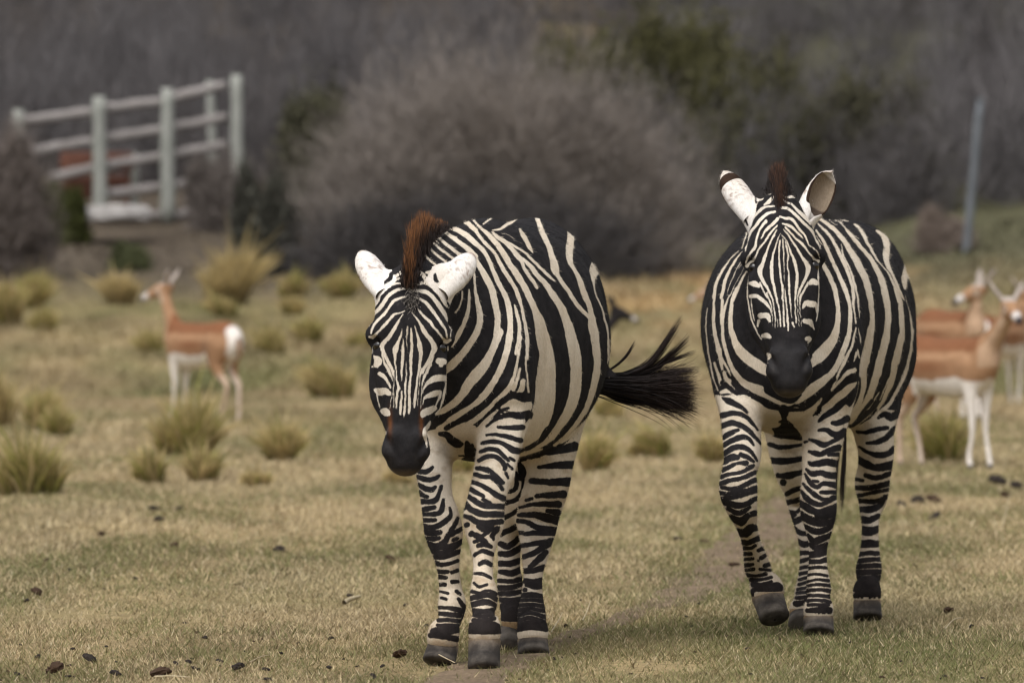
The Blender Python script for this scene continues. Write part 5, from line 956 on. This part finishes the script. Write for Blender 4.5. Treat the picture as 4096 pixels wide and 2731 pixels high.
bar('post', Q(490, 440, 103.6), Q(482, 185, 103.6), .065, .06, M_POST, fence, fb, 10, .004, 8); bar('post', Q(309, 480, 103.4), Q(308, 352, 103.4), .06, .055, M_POST, fence, fb, 10, .004, 9)
for i, (pts) in enumerate([[(30, 278, 228, 252), (228, 248, 384, 230), (384, 226, 518, 192)], [(38, 352, 228, 318), (228, 318, 384, 294), (384, 292, 520, 266)], [(110, 408, 228, 380), (228, 380, 384, 354), (384, 354, 520, 330)], [(228, 446, 384, 424), (384, 428, 500, 402)], [(262, 490, 384, 492), (384, 498, 500, 466)]]):
    for j, (u0, v0, u1, v1) in enumerate(pts):
        bar('rail', Q(u0, v0 + 3, FY(u0) + .13), Q(u1, v1 + 3, FY(u1) + .13), 0.070, .066, M_RAIL, fence, fb, 8, .004, 20 + i * 5 + j)
def wire_box(name, c, half, mat, parent, loc, rot=0.0, seed=1, rough=.04):
    """a worn block: subdivided box pushed about by noise"""
    import bmesh
    bm = bmesh.new(); bmesh.ops.create_cube(bm, size=2.0); bmesh.ops.subdivide_edges(bm, edges=bm.edges[:], cuts=5, use_grid_fill=True); r = np.random.default_rng(seed)
    for vv in bm.verts:
        p = np.array(vv.co); rad = np.linalg.norm(p); p = p * (1 - .10 * (rad - 1)); p = p * np.array(half) + r.normal(size=3) * rough * np.min(half)
        vv.co = Vector((p[0] * math.cos(rot) - p[1] * math.sin(rot) + c[0] - loc[0], p[0] * math.sin(rot) + p[1] * math.cos(rot) + c[1] - loc[1], p[2] + c[2] - loc[2]))
    me = bpy.data.meshes.new(name); bm.to_mesh(me); bm.free(); me.materials.append(mat)
    for p_ in me.polygons: p_.use_smooth = True
    return link(name, me, parent)
sb = Q(268, 490, 99.5); slab = link('stone_slab', wire_box('x', sb, (.38, .5, .09), M_SLAB, None, sb, .2, 3, .22).data, None, tuple(sb)); bpy.data.objects.remove(bpy.data.objects['x'])
tag(slab, 'pale flat slab lying at the foot of the rail fence', 'stone')
tb = Q(222, 420, 103.1); trough = empty('feed_trough', tuple(tb), 'rusty brown trough standing behind the rail fence', 'trough')
wire_box('side_panel', Q(222, 372, 103.1), (.50, .03, .13), M_RUST, trough, tb, .05, 5, .1); wire_box('side_panel', Q(230, 430, 103.4), (.46, .03, .16), M_RUST, trough, tb, .05, 6, .1)
for sx in (-.42, .42): bar('leg', Q(222, 480, 103.2) + [sx, 0, -.1], Q(222, 360, 103.2) + [sx, 0, 0], .03, .03, M_RUST, trough, tb, 8, .002, 3)
pb = Q(2216, 560, 97.5); post = empty('metal_post', tuple(pb), 'thin grey post leaning to the right on the green slope', 'post')
M_STEEL = mat_noise('dull_steel', (.10, .11, .122), (.145, .155, .168), 6, .7, .002)
bar('pole', pb + [0, 0, -.3], Q(2252, 228, 97.5), .058, .05, M_STEEL, post, pb, 12, .002, 4); bar('cap', Q(2252, 232, 97.5), Q(2252.6, 226, 97.5), .055, .055, M_STEEL, post, pb, 12, 0, 5)

# grass tussocks across the field
M_TUS = mat_attr('tussock_blade', 'col', 0.15, 10, 0.85, 0.1, 0, .42)
def tussock(label, u, vb, wpx, hpx, green, seed):
    g = ground_at(u * D2, vb * D2); y = g[1]; rad = wpx * D2 / F * y / 2; h = hpx * (1.25 + .5 * (seed * 37 % 11) / 11) * D2 / F * y
    r = np.random.default_rng(seed); n = int(700 + 4 * wpx); nc = r.integers(3, 6); ci = r.integers(0, nc, n); ca = r.random(nc) * 6.283; cr = np.where(np.arange(nc) == 0, 0, .35 + .3 * r.random(nc)); ch_ = np.where(np.arange(nc) == 0, 1.0, .5 + .45 * r.random(nc))
    a = r.random(n) * 6.283; rr = r.random(n) ** .75; rb = rad * np.where(ci == 0, .62, .45)
    p0 = np.stack([np.cos(a) * rr * rb * .55 + np.cos(ca[ci]) * cr[ci] * rad, np.sin(a) * rr * rb * .55 + np.sin(ca[ci]) * cr[ci] * rad, np.zeros(n)], 1); L = h * ch_[ci] * (.45 + .65 * r.random(n)) * (1 - .2 * rr) * np.where(r.random(n) < .05, 1.5, 1)
    lean = rr * (.10 + .5 * r.random(n)); wnd = r.normal() * .22; d = np.stack([np.cos(a) * lean + r.normal(size=n) * .16 + wnd, np.sin(a) * lean + r.normal(size=n) * .16, np.ones(n)], 1); d /= np.linalg.norm(d, axis=1)[:, None]
    mid = p0 + d * L[:, None] * .55; tip = p0 + d * L[:, None] * .95 + np.stack([np.cos(a) * L * .22 * rr, np.sin(a) * L * .22 * rr, -.10 * L], 1)
    sd = np.cross(d, r.normal(size=(n, 3))); sd /= np.linalg.norm(sd, axis=1)[:, None]; wd = (.004 + .006 * r.random(n))[:, None] * (y / 45)
    V_ = np.stack([p0 - sd * wd, p0 + sd * wd, mid + sd * wd * .8, mid - sd * wd * .8, tip], 1); b = np.arange(n)[:, None] * 5
    fs = np.concatenate([b + [[0, 1, 2]], b + [[0, 2, 3]], b + [[3, 2, 4]]])
    gcol_, scol = np.array([.235, .225, .068]), np.array([.56, .44, .22]); k = (r.random(n) < green * .85)[:, None]
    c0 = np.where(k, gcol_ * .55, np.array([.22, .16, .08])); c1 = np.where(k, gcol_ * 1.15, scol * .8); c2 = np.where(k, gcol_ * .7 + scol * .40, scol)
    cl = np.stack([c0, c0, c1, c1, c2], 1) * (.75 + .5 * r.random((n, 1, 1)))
    V_[:, :, 2] = V_[:, :, 2] - .01
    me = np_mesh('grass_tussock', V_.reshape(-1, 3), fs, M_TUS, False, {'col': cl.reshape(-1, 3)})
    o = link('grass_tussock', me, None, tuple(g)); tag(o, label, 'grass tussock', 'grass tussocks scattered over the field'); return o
for i, (lab, u, vb, wp_, hp_, gr) in enumerate([
    ('largest green tussock, at the left edge in front of all the others', 60, 1135, 175, 125, .62), ('tall straw coloured tussock at the left edge behind the largest green one', 12, 985, 95, 125, .30), ('yellowish tussock second from the left edge, beside the tall straw one', 82, 990, 85, 100, .45), ('low green tussock right of the yellowish one near the left edge', 145, 1003, 75, 62, .68),
    ('wide yellow-green tussock below the feet of the left antelope', 440, 1050, 165, 120, .55), ('dark based tussock in front left of the wide one by the antelope', 352, 1112, 85, 88, .55), ('small yellow tussock in front right of the wide one by the antelope', 460, 1108, 75, 72, .35), ('brownish tussock between the left antelope and the left zebra', 645, 1062, 150, 100, .36), ('straw and green tussock left of the left zebra ears', 765, 920, 120, 92, .42),
    ('tall dry straw tussock on the slope behind the left antelope', 535, 700, 135, 118, .05), ('yellow-green tussock at the foot of the tall dry straw one', 517, 728, 95, 55, .5), ('green tussock right of the left antelope rump', 645, 818, 70, 68, .62), ('rounded green tussock up the slope from the antelope rump', 715, 792, 66, 54, .6), ('tall green tussock far back near the left edge', 70, 708, 66, 84, .6), ('yellowish far tussock cut by the left edge', 12, 752, 62, 105, .4), ('low green tussock below the tall far one at left', 98, 762, 66, 45, .6),
    ('small pale yellow tussock far back right of the tall dry straw one', 668, 722, 70, 42, .25), ('pale green tussock far back right of the straw one', 672, 684, 66, 46, .5), ('green far tussock above the left zebra ear', 795, 684, 96, 64, .55), ('low tussock touching the left zebra cheek', 822, 800, 72, 42, .5), ('dark low tussock by the forelegs of the left antelope', 350, 815, 66, 48, .6), ('rusty dry tussock behind the left antelope head', 275, 700, 105, 78, .05),
    ('brown and yellow tussock under the swung tail of the left zebra', 1400, 963, 72, 50, .35), ('yellow-green tussock behind the hind leg of the left zebra', 1358, 1085, 72, 78, .45), ('smallest green tussock between the two zebras', 1466, 1052, 44, 40, .5), ('upright green tussock between the two zebras', 1530, 1052, 72, 72, .55), ('yellow tussock just left of the right zebra foreleg', 1632, 1062, 80, 52, .3), ('green tussock behind the legs of the nearest antelope', 2160, 1062, 110, 118, .66), ('far pale tussock beyond the back of the left zebra', 1440, 642, 90, 36, .3), ('small tussock seen between the legs of the left zebra', 1062, 1088, 60, 46, .6), ('low straw tussock in front of the brownish one by the left zebra', 905, 1112, 80, 34, .1), ('faint pale tussock left of the left zebra forelegs', 590, 1118, 90, 36, .25)]):
    tussock(lab, u, vb, wp_, hp_, gr, 400 + i)
# ------------------------------------------------------------------ dung clods, twigs and straw lying on the turf
M_DUNG = mat_noise('dry_dung', (.022, .018, .016), (.055, .042, .034), 60, .9, .006)
M_DUNGB = mat_noise('brown_dung', (.040, .024, .016), (.095, .058, .036), 60, .9, .006)
M_STRAWM = mat_noise('pale_straw', (.36, .29, .18), (.52, .44, .30), 40, .8, .001)
def clod_mesh(seed, mat, rough=.34):
    import bmesh
    bm = bmesh.new(); bmesh.ops.create_icosphere(bm, subdivisions=3, radius=1.0); r = np.random.default_rng(seed); c = r.normal(size=(7, 3)); c /= np.linalg.norm(c, axis=1)[:, None]; a = r.normal(size=7) * rough
    for vv in bm.verts:
        p = np.array(vv.co); k = 1 + sum(a[i] * np.exp(-4 * (1 - p @ c[i])) for i in range(7)) + r.normal() * .11; p = p * k; p[2] = max(p[2], -.55) * .68; vv.co = Vector(p)
    me = bpy.data.meshes.new('dung_clod'); bm.to_mesh(me); bm.free(); me.materials.append(mat)
    return me
DM = [clod_mesh(k, M_DUNG) for k in range(5)] + [clod_mesh(10 + k, M_DUNGB) for k in range(3)]
r = np.random.default_rng(5)
def clod(name, label, cat, group, u, v, rad, brown):
    g = ground_at(u, v); s = (1.0 if rad > 13 else .9) * rad / F * g[1]
    o = bpy.data.objects.new(name, DM[5 + r.integers(0, 3)] if brown else DM[r.integers(0, 5)]); C.objects.link(o)
    o.location = (g[0], g[1], g[2] + s * .45 + .006); o.rotation_euler = (r.normal() * .3, r.normal() * .3, r.random() * 6.28); o.scale = (s * (1 + .3 * r.random()), s * (1 + .3 * r.random()), s * .92)
    return tag(o, label, cat, group)
c8 = lambda x, y: (x / 1.3067, 1900 + y / 1.3067); c4 = lambda x, y: (2700 + x / 1.4255, 1500 + y / 1.4255)
for lab, (u, v), rd, br in [('large brown dung clod near the bottom left corner', c8(280, 1045), 40, 1), ('large brown dung clod at the bottom edge left of the zebras', c8(840, 1065), 38, 1), ('lumpy black dung clod above and right of the large brown one at left', c8(472, 985), 25, 0), ('flat brown dung clod beside the left hoof of the left zebra', c8(2090, 960), 28, 1), ('largest black dung clod, at the right edge behind the right zebra', c4(1840, 630), 38, 0), ('grey dung clod right of the largest black one', c4(1945, 655), 24, 0), ('brown dung clod standing below the largest black one', c4(1890, 705), 24, 1), ('black dung clod, left one of the cluster right of the right zebra', c4(1292, 752), 18, 0), ('black dung clod in the middle of the cluster right of the right zebra', c4(1382, 740), 26, 0), ('brown and black dung clod at the right end of the cluster', c4(1472, 735), 32, 1), ('dung clod lying in front of the cluster right of the right zebra', c4(1475, 830), 20, 0), ('crumbly brown dung clod alone in the grass at lower right', c4(1560, 1362), 22, 1), ('upright grey dung clod in the pile left of centre', c8(832, 250), 18, 0), ('dark flat dung clod in the pile left of centre', c8(808, 190), 16, 0), ('round black dung clod right of the pile left of centre', c8(935, 190), 14, 0), ('brown dung clod far left of the pile', c8(530, 325), 18, 1), ('grey dung clod in mid grass between the pile and the left zebra', c8(1460, 410), 20, 0), ('brown dung clod just left of the left zebra foreleg', c8(2035, 455), 20, 1), ('dung clod half hidden in dry grass below the pile', c8(905, 385), 20, 1), ('brown wedge of dung in the grass at far left', c8(190, 632), 22, 1), ('black dung clod at the bottom edge by the lower left tussock of straw', c8(610, 1058), 20, 0), ('black clod of dung at the bottom edge left of the left zebra', c8(1240, 1028), 24, 0), ('dung clod beyond the trail left of the right zebra', c4(165, 968), 17, 1), ('black dung clod at the edge of the trail', c4(22, 952), 18, 0), ('brown dung clod in the dirt under the right zebra', c4(345, 1105), 20, 1)]:
    clod('dung_clod', lab, 'dung', None, u, v, rd, br)
n = 0
small = [c8(*p) for p in [(110, 975), (200, 965), (265, 937), (325, 910), (40, 1038), (360, 1010), (385, 1065), (920, 1000), (1000, 972), (1130, 920), (1150, 1010), (1370, 870), (1325, 880), (1730, 868), (660, 833), (555, 908), (1280, 933), (410, 535), (710, 553), (140, 672), (1145, 1080), (245, 455), (965, 785), (1165, 750), (1415, 490), (1035, 835), (1070, 865), (1215, 878), (1560, 890), (1720, 1020)]] + [c4(*p) for p in [(65, 1390), (95, 1445), (1310, 580), (470, 1380), (1380, 1100), (820, 1530), (1000, 1540), (1240, 1450), (1290, 1500), (1730, 1180), (1690, 1450), (1820, 1530), (600, 1520), (300, 1500), (160, 1480), (520, 910), (1650, 1230)]]
while n < 75:
    u = r.random() * 4096; v = 2731 - 520 * r.random() ** 2.2
    small.append((u, v)); n += 1
for u, v in small:
    clod('dung_pellet', 'small dark pellet of dung lying in the cropped grass', 'dung', 'small dung pellets in the grass', u, v, 5 + 8 * r.random() ** 2, r.random() < .25)
def straw(label, pts, w_, name='straw_stalk', cat='straw'):
    q_ = np.array([ground_at(u, v) + [0, 0, h_] for u, v, h_ in pts]); c = q_.mean(0); q_ = resample(q_, 12) - c; vs, fs = [], []
    for i in range(12):
        k = w_ * (1 - .5 * i / 11)
        for j in range(5): vs.append(q_[i] + np.array([math.cos(j * 1.2566) * k * .7, math.cos(j * 1.2566) * k * .7, math.sin(j * 1.2566) * k]))
    for i in range(11):
        for j in range(5): fs.append([i * 5 + j, i * 5 + (j + 1) % 5, i * 5 + 5 + (j + 1) % 5, i * 5 + 5 + j])
    return tag(link(name, np_mesh(name, vs, fs, M_STRAWM), None, tuple(c)), label, cat)
straw('pale bleached stick lying left of the left zebra', [(1375, 2425, .012), (1400, 2418, .02), (1440, 2408, .02)], .012, 'dry_stick', 'stick')
straw('pale straw stalk lying across the hoof of the left zebra', [(1723, 2640, .03), (1760, 2668, .035), (1820, 2678, .02)], .0025)
straw('straw stalk on the ground right of the left zebra hooves', [(2205, 2540, .01), (2235, 2515, .03), (2250, 2505, .045)], .003)
straw('long straw stalk leaning up at the right edge', [(4000, 2130, .0), (4025, 2085, .05), (4040, 2055, .10)], .004)
straw('long pale straw stalk lying at the bottom edge left of centre', [(620, 2722, .012), (690, 2724, .015), (760, 2724, .012)], .0025)
straw('straw stalk lying among pellets at the bottom left', [(1000, 2668, .015), (1040, 2655, .02), (1075, 2640, .015)], .0022)
straw('straw stalk lying right of the trail at the bottom', [(2330, 2500, .015), (2350, 2475, .03), (2362, 2462, .05)], .003)
straw('straw stalk in the grass below the right zebra', [(3780, 2530, .012), (3815, 2515, .03), (3850, 2500, .025)], .003)
